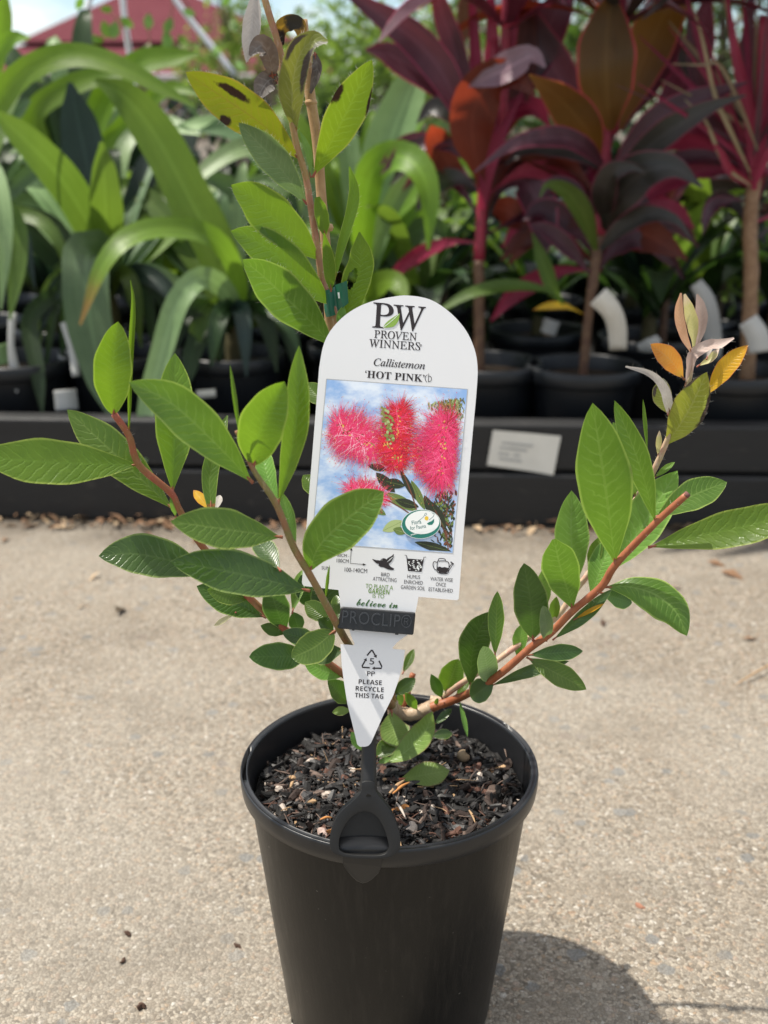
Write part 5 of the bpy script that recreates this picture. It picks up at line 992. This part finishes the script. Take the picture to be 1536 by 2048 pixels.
def text_geo(body, x, y, w, h, ang=4.3, off=0, shear=0, lh=.0, hgt=.00012, center=False, ref=.70, space=1.0):
    cu = bpy.data.curves.new('lettering', 'FONT'); cu.body = body; cu.offset = off; cu.shear = shear; cu.resolution_u = 5; cu.space_character = space
    ob = bpy.data.objects.new('lettering', cu); COL.objects.link(ob); dg = bpy.context.evaluated_depsgraph_get(); me = bpy.data.meshes.new_from_object(ob.evaluated_get(dg))
    xs = [v.co.x for v in me.vertices]; x0, x1 = min(xs), max(xs); sx = w / (x1 - x0); sy = h / ref; ca, sa = math.cos(R(ang)), math.sin(R(ang)); V = []
    for v in me.vertices:
        a = (v.co.x - x0) * sx; b = v.co.y * sy; V.append(G(x + a * ca + b * sa, y + a * sa - b * ca, hgt))
    F = [tuple(p.vertices) for p in me.polygons]; bpy.data.objects.remove(ob); bpy.data.curves.remove(cu); bpy.data.meshes.remove(me)
    F2 = []
    for f in F:
        n = (V[f[1]] - V[f[0]]).cross(V[f[2]] - V[f[1]]); F2.append(f if n.dot(TN) > 0 else f[::-1])
    return V, F2
def stroke_geo(pts, w, h=.00013, closed=False, n=0):
    p = [Vector((q[0], q[1])) for q in (arc(pts, n) if n else pts)]
    if closed: p.append(p[0])
    V, F = [], []
    for i in range(len(p)):
        a = p[max(i - 1, 0)]; b = p[min(i + 1, len(p) - 1)]; d = (b - a).normalized() if (b - a).length else Vector((1, 0)); s = Vector((-d.y, d.x)) * w / 2
        V += [G(*(p[i] + s), h), G(*(p[i] - s), h)]
    for i in range(len(p) - 1): F.append((2 * i, 2 * i + 1, 2 * i + 3, 2 * i + 2))
    return V, F
def fill_geo(pts, h=.00013):
    bm = bmesh.new(); vs = [bm.verts.new(G(x, y, h)) for x, y in pts]; es = [bm.edges.new((vs[i], vs[(i + 1) % len(vs)])) for i in range(len(vs))]; bmesh.ops.triangle_fill(bm, use_beauty=True, edges=es); bm.verts.index_update()
    V = [v.co.copy() for v in bm.verts]; F = []
    for f in bm.faces:
        i = tuple(v.index for v in f.verts); F.append(i if f.normal.dot(TN) > 0 else i[::-1])
    bm.free(); return V, F
def ital(s): return ''.join(chr(0x1D434 + ord(c) - 65) if 'A' <= c <= 'Z' else (chr(0x210E) if c == 'h' else chr(0x1D44E + ord(c) - 97)) if 'a' <= c <= 'z' else c for c in s)
def sbold(s): return ''.join(chr(0x1D400 + ord(c) - 65) if 'A' <= c <= 'Z' else c for c in s)
def sans(s): return ''.join(chr(0x1D5D4 + ord(c) - 65) if 'A' <= c <= 'Z' else c for c in s)
def script(s): return ''.join(chr(0x1D4EA + ord(c) - 97) if 'a' <= c <= 'z' else c for c in s)
mb = MB(); UP = -.28
mb.add(*text_geo(ital('P'), 743, 654.5, 42, 47, 4.3, .006, UP, ref=.655)); mb.add(*text_geo(ital('W'), 783.5, 658, 65, 46, 4.3, .006, UP, ref=.655))
mb.add(*text_geo(ital('PROVEN'), 748, 675.5, 85, 14.5, 4.0, .010, UP, ref=.655)); mb.add(*text_geo(ital('WINNERS'), 737.5, 693.5, 103, 14.5, 4.0, .010, UP, ref=.655))
mb.add(*stroke_geo([(841.5 + 2.0 * math.cos(a), 691 + 2.0 * math.sin(a)) for a in np.linspace(0, 6.28, 12)], .7)); mb.add(*text_geo('R', 840.6, 692.2, 1.8, 2.2, 4))
mb.add(*text_geo(ital('Callistemon'), 747, 731, 103, 14, 4.3, .010, ref=.67)); mb.add(*text_geo('\u2018' + sbold('HOT PINK') + '\u2019', 729.5, 755, 119, 14, 4.3, .004, ref=.67))
mb.add(*stroke_geo([(853.5, 764.5), (850.5, 759), (851, 753), (855, 749.5)], 1.2, n=10)); mb.add(*stroke_geo([(856.5, 764), (857.5, 747)], 1.1)); mb.add(*stroke_geo([(857.3, 752), (861, 753), (863, 757), (861.5, 762), (856.6, 764)], 1.2, n=12))
mb.build('heading_text', INK, ptag, smooth=False); mb = MB()
for body, x, y, w, h in (('100-140CM', 689, 1143, 45, 8.5), ('100CM', 673, 1124.5, 24, 7.6), ('80CM -', 674, 1113, 24.5, 6.2), ('SUN', 643, 1138.5, 16, 6.8), ('BIRD', 762, 1152.2, 17, 7.4), ('ATTRACTING', 745.5, 1161, 47.5, 7.8), ('HUMUS', 814.5, 1156.5, 25.5, 7.6), ('ENRICHED', 808, 1167, 37.5, 7.6), ('GARDEN SOIL', 801.5, 1177.5, 48.5, 7.6), ('WATER WISE', 860.5, 1161, 45, 7.6), ('ONCE', 871.5, 1172, 20, 7.6), ('ESTABLISHED', 857, 1182, 48.5, 7.6)): mb.add(*text_geo(body, x, y, w, h, 4.0, .0))
mb.build('care_text', INK, ptag, smooth=False); mb = MB()
for body, x, y, w, h in (('PLEASE', 717, 1367.5, 46.5, 9), ('RECYCLE', 711, 1381, 56.5, 9), ('THIS TAG', 709.5, 1394.5, 57, 9)): mb.add(*text_geo(sans(body), x, y, w, h, 3.2, -.004))
mb.add(*text_geo('5', 738.8, 1328.5, 9.5, 12.5, 3, .008)); mb.add(*text_geo('PP', 734, 1351.5, 15.5, 9.5, 3, .006))
mb.build('recycling_text', INK, ptag, smooth=False); mb = MB()
mb.add(*text_geo('TO PLANT A', 731, 1176, 55, 8.8, 4, .004), 1); mb.add(*text_geo(sans('GARDEN'), 736.5, 1185.8, 42, 8.8, 4, 0), 1); mb.add(*text_geo('IS TO', 745, 1195.2, 23, 8.6, 4, .004), 1); mb.add(*text_geo(script('believe in'), 712.5, 1210.5, 83, 16, 4.2, .012, ref=.72), 2)
mb.build('motto_text', [INK, INKG, INKGD], ptag, smooth=False)
# printed signs: leaf of the emblem, size arrows, bird, pot of soil, watering can, recycling triangle
mb = MB()
mb.add(*fill_geo(arc([(765.5, 655.8), (772, 646), (783, 637), (799.5, 626.5)], 14) + arc([(799.5, 626.5), (797, 641), (789, 652), (779, 655), (765.5, 655.8)], 14)[1:-1], .00026), 1)
mb.add(*stroke_geo([(766, 655.5), (781, 644), (797, 629)], .9, .00034, n=8), 3)
mb.build('emblem_leaf', [INK, INKLG, INKGR, INKW, INKW], ptag, smooth=False); mb = MB()
mb.add(*stroke_geo([(702.5, 1099), (700.5, 1126.5), (728, 1129)], 1.1)); mb.add(*fill_geo([(702.7, 1094.5), (705.2, 1101), (700, 1100.7)])); mb.add(*fill_geo([(732.5, 1129.4), (726, 1126.5), (725.6, 1131.5)]))
mb.build('size_arrows', [INK, INKLG, INKGR, INKW, INKW], ptag, smooth=False); mb = MB()
mb.add(*fill_geo(arc([(757, 1131), (759, 1124), (763, 1118), (769, 1116.5), (774, 1120), (777, 1127), (781, 1133), (788, 1137), (786, 1140), (776, 1139), (768, 1135), (761, 1134)], 36)))                    # bird body and tail
mb.add(*fill_geo(arc([(762, 1128), (754, 1127), (748, 1122), (744.5, 1118), (752, 1120), (760, 1121), (765, 1123)], 20), .0002)); mb.add(*fill_geo(arc([(770, 1122), (776, 1116), (783, 1112), (787.5, 1108), (786, 1117), (781, 1125), (775, 1129)], 20), .0002))
for k in range(4): mb.add(*stroke_geo([(775 + k * 2.6, 1124 - k * 2), (780 + k * 1.8, 1118 - k * 1.6)], .6, .00032), 4)
mb.add(*fill_geo(arc([(759, 1120.5), (756, 1121.5), (759, 1123)], 6))); mb.add(*stroke_geo([(763.4, 1119.6), (764.4, 1119.8)], 1, .0003), 4)
mb.build('bird_sign', [INK, INKLG, INKGR, INKW, INKW], ptag, smooth=False); mb = MB()
mb.add(*stroke_geo([(809.5, 1110.3), (813.2, 1111), (816.5, 1141.5), (842.5, 1143.5), (848, 1114.2), (852.2, 1114.4)], 1.4, .0002))
mb.add(*fill_geo([(814.5, 1117), (847, 1119.5), (842.4, 1142.7), (816.8, 1140.8)], .00012))
for k in range(46):
    a, b = random.random(), random.random(); x = 816 + 29 * a - 0 + b * (0.8 - 3.5 * a); y = 1118.5 + 21 * b + 2.4 * a; mb.add(*fill_geo([(x + (1.0 + .9 * random.random()) * math.cos(q), y + .95 * math.sin(q)) for q in np.linspace(0, 6.28, 7)[:-1]], .0002 + k * 2e-6), 4)
mb.build('soil_sign', [INK, INKLG, INKGR, INKW, INKW], ptag, smooth=False); mb = MB()
can = [(875, 1122), (896, 1124), (897, 1141), (893, 1147.3), (878, 1146), (874, 1140)]
mb.add(*stroke_geo(arc(can + [can[0]], 40), 1.5, .00016)); mb.add(*fill_geo([(875, 1134.5), (879, 1133), (884, 1135), (889, 1134), (896.4, 1136), (896, 1142), (892.5, 1146.6), (878.5, 1145.6), (875, 1140)], .0002))
mb.add(*stroke_geo([(875, 1125), (868, 1123.5), (866, 1130), (869, 1138), (875, 1141)], 1.6, .0002, n=16)); mb.add(*stroke_geo([(877, 1122), (877.5, 1117.8), (884, 1117), (890, 1118.5), (891, 1123)], 1.5, .0002, n=14))
mb.add(*stroke_geo([(896.5, 1138), (903.5, 1127)], 1.3, .0002)); mb.add(*stroke_geo([(896.8, 1143), (906, 1128)], 1.3, .0002)); mb.add(*stroke_geo([(901, 1123.5), (907.5, 1128.5)], 2.4, .0002))
mb.build('watering_can_sign', [INK, INKLG, INKGR, INKW, INKW], ptag, smooth=False); mb = MB()
tri = [((734, 1311), (743, 1300.5), (744.5, 1300.5), (751, 1312)), ((758, 1321.5), (763.5, 1333), (762.8, 1336.5), (748.5, 1336.5)), ((739.5, 1335.5), (725, 1334.6), (724.3, 1332), (731, 1320))]
for tr_ in tri:
    mb.add(*stroke_geo(list(tr_), 2.9)); a, b = Vector(tr_[-2]), Vector(tr_[-1]); d = (b - a).normalized(); s = Vector((-d.y, d.x)); mb.add(*fill_geo([tuple(b + d * 4.4), tuple(b + s * 3.6 - d), tuple(b - s * 3.6 - d)], .0002))
mb.build('recycling_sign', [INK, INKLG, INKGR, INKW, INKW], ptag, smooth=False)
# the printed photograph: sky, bottlebrush flowers made of fine strokes, buds and leaves
c4 = [(653, 758), (935, 778.5), (905.5, 1106.5), (623.5, 1085.5)]
def Lp(a, b): return tuple((np.array(c4[0]) * (1 - a) + np.array(c4[1]) * a) * (1 - b) + (np.array(c4[3]) * (1 - a) + np.array(c4[2]) * a) * b)
def inside(x, y, m=.006):
    e1 = np.array(c4[1], float) - c4[0]; e2 = np.array(c4[3], float) - c4[0]; M = np.array([e1, e2]).T; a, b = np.linalg.solve(M, np.array([x, y]) - c4[0]); return m < a < 1 - m and m < b < 1 - m
tsk = NT('photo_sky_print'); o_ = tsk.coord('UV'); f_ = tsk.noise(3.2, 5, .6, tsk.mapv(o_, (1, 1.8, 1))); tsk.pr(tsk.mix(tsk.step(f_, .36, .66), (.25, .41, .70), (.70, .76, .84)), .4, .4)
PNK = [solid('photo_pink', (.80, .045, .16)), solid('photo_light_pink', (.88, .16, .30)), solid('photo_red', (.72, .02, .035)), solid('photo_deep_red', (.36, .008, .02)), solid('photo_gold', (.72, .45, .10)), solid('photo_bud_olive', (.24, .24, .06)), solid('photo_leaf_dark', (.028, .034, .016)), solid('photo_leaf_green', (.14, .20, .05)), solid('photo_leaf_light', (.38, .46, .20)), solid('photo_palm_olive', (.17, .17, .04)), solid('photo_twig', (.16, .06, .03)), solid('photo_pale_highlight', (.9, .55, .62))]
mb = MB()
V, F = [], []
nn = 8
gv = [G(*Lp(i / nn, j / nn), .00010) for j in range(nn + 1) for i in range(nn + 1)]; guv = [(i / nn, 1 - j / nn) for j in range(nn + 1) for i in range(nn + 1)]
mb.add(gv, [(j * (nn + 1) + i, (j + 1) * (nn + 1) + i, (j + 1) * (nn + 1) + i + 1, j * (nn + 1) + i + 1) for j in range(nn) for i in range(nn)], 0)
LAY = [.00016]
def lay(): LAY[0] += 6e-8; return LAY[0]
def dab(x, y, l, w, a, m, pointed=True):
    d = np.array([math.cos(a), math.sin(a)]); s = np.array([-d[1], d[0]]); p = np.array([x, y])
    pts = [p - d * l / 2, p - d * l * .2 + s * w / 2, p + d * l * .2 + s * w * .45, p + d * l / 2, p + d * l * .2 - s * w * .45, p - d * l * .2 - s * w / 2]
    if all(inside(*q) for q in pts): h = lay(); mb.add([G(q[0], q[1], h) for q in pts], [(5, 4, 3, 2, 1, 0)], m)
def leafp(x0, y0, x1, y1, w, m, ml):
    a = np.array([x0, y0], float); b = np.array([x1, y1], float); d = b - a; s = np.array([-d[1], d[0]]) / np.linalg.norm(d)
    p = [a] + [a + d * t + s * w / 2 * math.sin(math.pi * t) ** .8 for t in np.linspace(.1, .9, 8)] + [b] + [a + d * t - s * w / 2 * math.sin(math.pi * t) ** .8 for t in np.linspace(.9, .1, 8)]
    p = [q for q in p if inside(*q)]
    if len(p) > 5:
        h = lay(); mb.add(*fill_geo([tuple(q) for q in p], h), m)
        if inside(*(a + d * .9)): mb.add(*stroke_geo([tuple(a + d * .05), tuple(a + d * .9)], .7, lay()), ml)
# olive palm top right
for k in range(420):
    x = random.gauss(905, 22); y = 800 + abs(random.gauss(0, 22)) - (x - 905) * .15
    if x > 855 + max(0, y - 812) * .9: dab(x, y, random.uniform(5, 12), random.uniform(1.2, 2.8), random.uniform(.8, 2.2), random.choice((9, 9, 5, 7, 6, 8)))
for k in range(260):
    x = random.gauss(893, 14); y = random.uniform(985, 1098)
    dab(x + (y - 1040) * .05, y, random.uniform(6, 15), random.uniform(2, 5), random.uniform(.6, 2.4), random.choice((6, 6, 6, 10, 7)))
for q in ((752, 945, 790, 985, 22, 6, 10), (770, 962, 810, 972, 20, 6, 7), (770, 985, 835, 1022, 22, 7, 8), (790, 1000, 838, 1014, 18, 6, 7), (765, 1062, 806, 1042, 22, 8, 7), (786, 1058, 812, 1066, 16, 7, 8), (829, 1084, 903, 1103, 17, 6, 7), (822, 960, 850, 1020, 16, 7, 6), (848, 990, 872, 1040, 18, 6, 7), (735, 930, 775, 940, 15, 6, 10), (800, 940, 832, 1000, 13, 6, 10), (858, 1000, 892, 1060, 22, 6, 7), (742, 1012, 772, 1030, 14, 7, 6)): leafp(*q)
for q in ([(775, 1000), (812, 1022), (850, 1050)], [(800, 930), (822, 985), (838, 1035)], [(870, 1020), (888, 1060), (897, 1100)], [(880, 1040), (895, 1075)]): mb.add(*stroke_geo(q, 2.4, lay(), n=10), 10)
def brush(ax, rad, n, cols, squash=.55, up=0):
    a0, a1 = np.array(ax[0], float), np.array(ax[1], float); d = (a1 - a0) / np.linalg.norm(a1 - a0); s = np.array([-d[1], d[0]])
    for k in range(n):
        t = random.random(); b = a0 + (a1 - a0) * t + s * random.gauss(0, 3); ang = random.uniform(0, 2 * math.pi); prof_ = .62 + .38 * math.sin(math.pi * min(1, t * .9 + .1))
        l = rad * prof_ * random.uniform(.45, 1.15) * (1 - .45 * abs(math.cos(ang)) * (random.random()))
        dr = s * math.cos(ang) * 1.0 + d * math.sin(ang) * (.75 if random.random() < .8 else 1.1); e = b + dr * l + np.array([0, up * random.random()])
        bend = np.array([-dr[1], dr[0]]) * random.uniform(-.12, .12) * l; m_ = (b + e) / 2 + bend
        if not (inside(*e) and inside(*b) and inside(*m_)): continue
        w = random.uniform(.5, 1.15); h = lay(); dd = (e - b) / (np.linalg.norm(e - b) + 1e-6); ss = np.array([-dd[1], dd[0]]) * w / 2; frac = k / n
        m = cols[0] if random.random() < .5 else random.choice(cols)
        mb.add([G(*(b + ss), h), G(*(m_ + ss), h), G(*(e), h), G(*(m_ - ss), h), G(*(b - ss), h)], [(0, 1, 2, 3, 4)], m)
        if random.random() < .35: q = e; h = lay(); mb.add([G(q[0] + .9 * math.cos(z), q[1] + .9 * math.sin(z), h) for z in (0, 1.57, 3.14, 4.71)], [(0, 1, 2, 3)], random.choice((4, 2, 3)))
    for k in range(34):
        t = random.random(); b = a0 + (a1 - a0) * t + s * random.gauss(0, 4); dab(b[0], b[1], random.uniform(3, 6), random.uniform(1.5, 3), random.uniform(0, 3), random.choice((4, 5, 3, 4, 10)))
brush(((700, 982), (766, 996)), 50, 1100, (0, 1, 1, 2, 11))
brush(((800, 818), (786, 930)), 60, 2200, (2, 0, 2, 3, 1))
brush(((672, 848), (752, 896)), 74, 2600, (0, 2, 1, 0, 11), .6, 8)
brush(((770, 880), (800, 925)), 46, 700, (2, 3, 2, 0), .6, 4)
brush(((838, 890), (846, 935)), 42, 500, (2, 0, 1, 3), .6, 4)
brush(((892, 842), (880, 950)), 84, 3600, (0, 1, 0, 2, 3), .6, 18)
for k in range(46):
    t = k / 46; dab(769 + 14 * t + random.gauss(0, 6 - 2 * t), 818 + 66 * t + random.gauss(0, 3), random.uniform(5, 9), random.uniform(4, 6.5), random.uniform(0, 3), random.choice((5, 5, 8, 7, 5)))
photo = mb.build('flower_photo', [tsk.m] + PNK[0:0] + PNK, ptag, smooth=False) if False else None
sky_n = len(gv); me_mats = [PNK[0], PNK[1], PNK[2], PNK[3], PNK[4], PNK[5], PNK[6], PNK[7], PNK[8], PNK[9], PNK[10], PNK[11]]
# material slots: palette first, sky last
fm = [12 if i < nn * nn else m for i, m in enumerate(mb.m)]
photo = mesh('flower_photo', mb.v, mb.f, me_mats + [tsk.m], ptag, uv=[guv[i] if i < sky_n else (.5, .5) for i in range(len(mb.v))], midx=fm, smooth=False)
mb = MB(); mb.add(*stroke_geo(c4, 1.6, .00013, closed=True)); mb.build('photo_border', INKGR, ptag, smooth=False)
# oval badge in the photo's corner
def ell(cx, cy, rx, ry, ang=-4, n=40): return [(cx + rx * math.cos(a) * math.cos(R(ang)) - ry * math.sin(a) * math.sin(R(ang)), cy + rx * math.cos(a) * math.sin(R(ang)) + ry * math.sin(a) * math.cos(R(ang))) for a in np.linspace(0, 2 * math.pi, n, endpoint=False)]
B = LAY[0] + .00006; mb = MB(); mb.add(*fill_geo(ell(842, 1048, 39.5, 29.5), B), 1); mb.add(*fill_geo(ell(842, 1048, 38.5, 28.5), B + 3e-5), 0); mb.add(*fill_geo(ell(844.5, 1044.5, 34, 23.5), B + 6e-5), 1)
mb.add(*text_geo('Flora', 824, 1049.5, 19, 8.2, -9, .006, hgt=B + 9e-5), 2); mb.add(*text_geo('for Fauna', 820.5, 1060, 32, 7.6, -9, .006, hgt=B + 9e-5), 2); mb.add(*text_geo('www.florafofauna.com.au', 821.5, 1071.6, 52, 4.4, -16, .01, hgt=B + 9e-5), 1)
mb.add(*fill_geo(ell(853, 1036.5, 4, 4.4, 0, 14), B + 9e-5), 3); mb.add(*fill_geo([(853.5, 1047), (858, 1044), (863, 1042), (868, 1037), (868, 1044), (864, 1049.5), (857, 1050)], B + 9e-5), 0)
mb.add(*stroke_geo([(835, 1043), (843, 1037), (848, 1032), (850, 1027), (852.5, 1026), (853, 1029), (850, 1031)], .8, B + 9e-5, n=14), 2); mb.add(*stroke_geo([(858, 1040), (866, 1033), (868, 1028), (864, 1027)], .9, B + 9e-5, n=12), 2)
mb.build('badge', [INKT, INKW, INKTT, INKY], ptag, smooth=False)
# ---- the stake: handle hooked on the rim, stem, clip bar
stk = empty('clip_stake', G(735, 1600, 0), 'matte black plastic stake hooked on the pot rim, gripping the white tag', 'tag holder')
hout = smooth_loop([(725, 1560), (722, 1580), (706, 1597), (680, 1621), (666, 1646), (660.5, 1673), (661, 1692), (669, 1702), (684, 1708), (702, 1711.5), (735, 1713), (767, 1712), (787, 1706.5), (798, 1694), (800.5, 1670), (791, 1640), (777, 1613), (757, 1588), (750, 1574), (749, 1560)], 4)
hin = smooth_loop([(678.5, 1690), (681.5, 1665), (696, 1638), (714, 1622), (733, 1618), (753, 1628), (767, 1650), (774, 1670), (777.5, 1690), (771, 1702), (750, 1706), (702, 1704), (685, 1699)], 5)
ho = poly_obj('handle', hout, CLIP, stk, -.0048, .0052, holes=(hin,), bev=.0022); ho.data.polygons.foreach_set('use_smooth', [True] * len(ho.data.polygons))
poly_obj('handle_back', smooth_loop([(676, 1692), (679, 1662), (694, 1634), (714, 1617), (733, 1613), (756, 1624), (771, 1648), (777, 1668), (780, 1692), (770, 1706), (702, 1707), (683, 1702)], 4), CLIP, stk, -.0046, -.0030)
mb = MB(); V, F = [], []; nx_, ny_ = 14, 9
for j in range(ny_ + 1):
    for i in range(nx_ + 1):
        t = i / nx_; x = 679 + 98 * t; f = j / ny_; y = 1675 + 5 * abs(t - .5) ** 2 * 4 * .4 + f * 31; V.append(G(x, y, -.0020 + .0042 * math.sin(min(1, f * 1.15) * math.pi * .62) - .001 * (2 * t - 1) ** 2))
for j in range(ny_):
    for i in range(nx_): F.append((j * (nx_ + 1) + i, (j + 1) * (nx_ + 1) + i, (j + 1) * (nx_ + 1) + i + 1, j * (nx_ + 1) + i + 1))
mesh('handle_ledge', V, F, CLIPSH, stk)
tube('stem', [G(737, 1590, -.0002), G(737, 1560, -.0012), G(737.5, 1520, -.0040), G(738, 1480, -.0062), G(742, 1400, -.0064), G(748, 1300, -.0064), G(751, 1240, -.0054)], [.0058, .0048, .0047, .0047, .0044, .0042, .0042], CLIP, stk, n=30, sides=16)
# tongue pressed against the outside of the pot below the rim
def TG(px, py, y): return P(px, py, y)
tl = [(683, 1706), (764, 1708), (763, 1731), (757, 1746), (746, 1760), (735, 1770), (725, 1774), (713, 1770), (702, 1759), (691, 1744), (684.5, 1730)]
bm = bmesh.new(); vs = []
for x, y in tl:
    q = P(x, y, -.1078); r = .1084 if y < 1736 else .1084 - (y - 1736) * .0001; vs.append(bm.verts.new((q.x, -math.sqrt(max(1e-6, r * r - (q.x - PX) ** 2)) - .0002, q.z)))
f = bm.faces.new(vs); r_ = bmesh.ops.extrude_face_region(bm, geom=[f])
for v in [v for v in r_['geom'] if isinstance(v, bmesh.types.BMVert)]: v.co.y -= .0011
bmesh.ops.recalc_face_normals(bm, faces=bm.faces[:]); me = bpy.data.meshes.new('tongue'); bm.to_mesh(me); bm.free(); me.materials.append(CLIPSH); o = bpy.data.objects.new('tongue', me); COL.objects.link(o); adopt(o, stk); bevel(o, .0005, 2)
bar = poly_obj('clip_bar', [(682.5, 1213), (831, 1224.5), (826.5, 1268.5), (674.5, 1255)], CLIPSH, stk, -.0040, .0048, bev=.0011)
poly_obj('clip_tooth', [(704, 1257), (709.5, 1257.5), (709, 1260), (704, 1259.6)], CLIPSH, bar, -.001, .003); poly_obj('clip_tooth', [(790, 1265), (797, 1265.6), (796.5, 1268.6), (790, 1268)], CLIPSH, bar, -.001, .003)
LETM = plain('worn_black_plastic', (.035, .036, .038), .3, .6)  # clip black lightened, a painted highlight that lifts the raised letters
V, F = text_geo('PROCLIP\u00ae', 684, 1243, 138, 25, 4.6, -.008, hgt=.0057, space=1.08); bm = bmesh.new(); vv = [bm.verts.new(v) for v in V]
for q in F:
    try: bm.faces.new([vv[i] for i in q])
    except ValueError: pass
bmesh.ops.remove_doubles(bm, verts=bm.verts[:], dist=1e-6); r_ = bmesh.ops.extrude_face_region(bm, geom=bm.faces[:])
for v in [v for v in r_['geom'] if isinstance(v, bmesh.types.BMVert)]: v.co -= TN * .0012
bmesh.ops.recalc_face_normals(bm, faces=bm.faces[:]); me = bpy.data.meshes.new('raised_lettering'); bm.to_mesh(me); bm.free(); me.materials.append(LETM); o = bpy.data.objects.new('raised_lettering', me); COL.objects.link(o); adopt(o, bar)
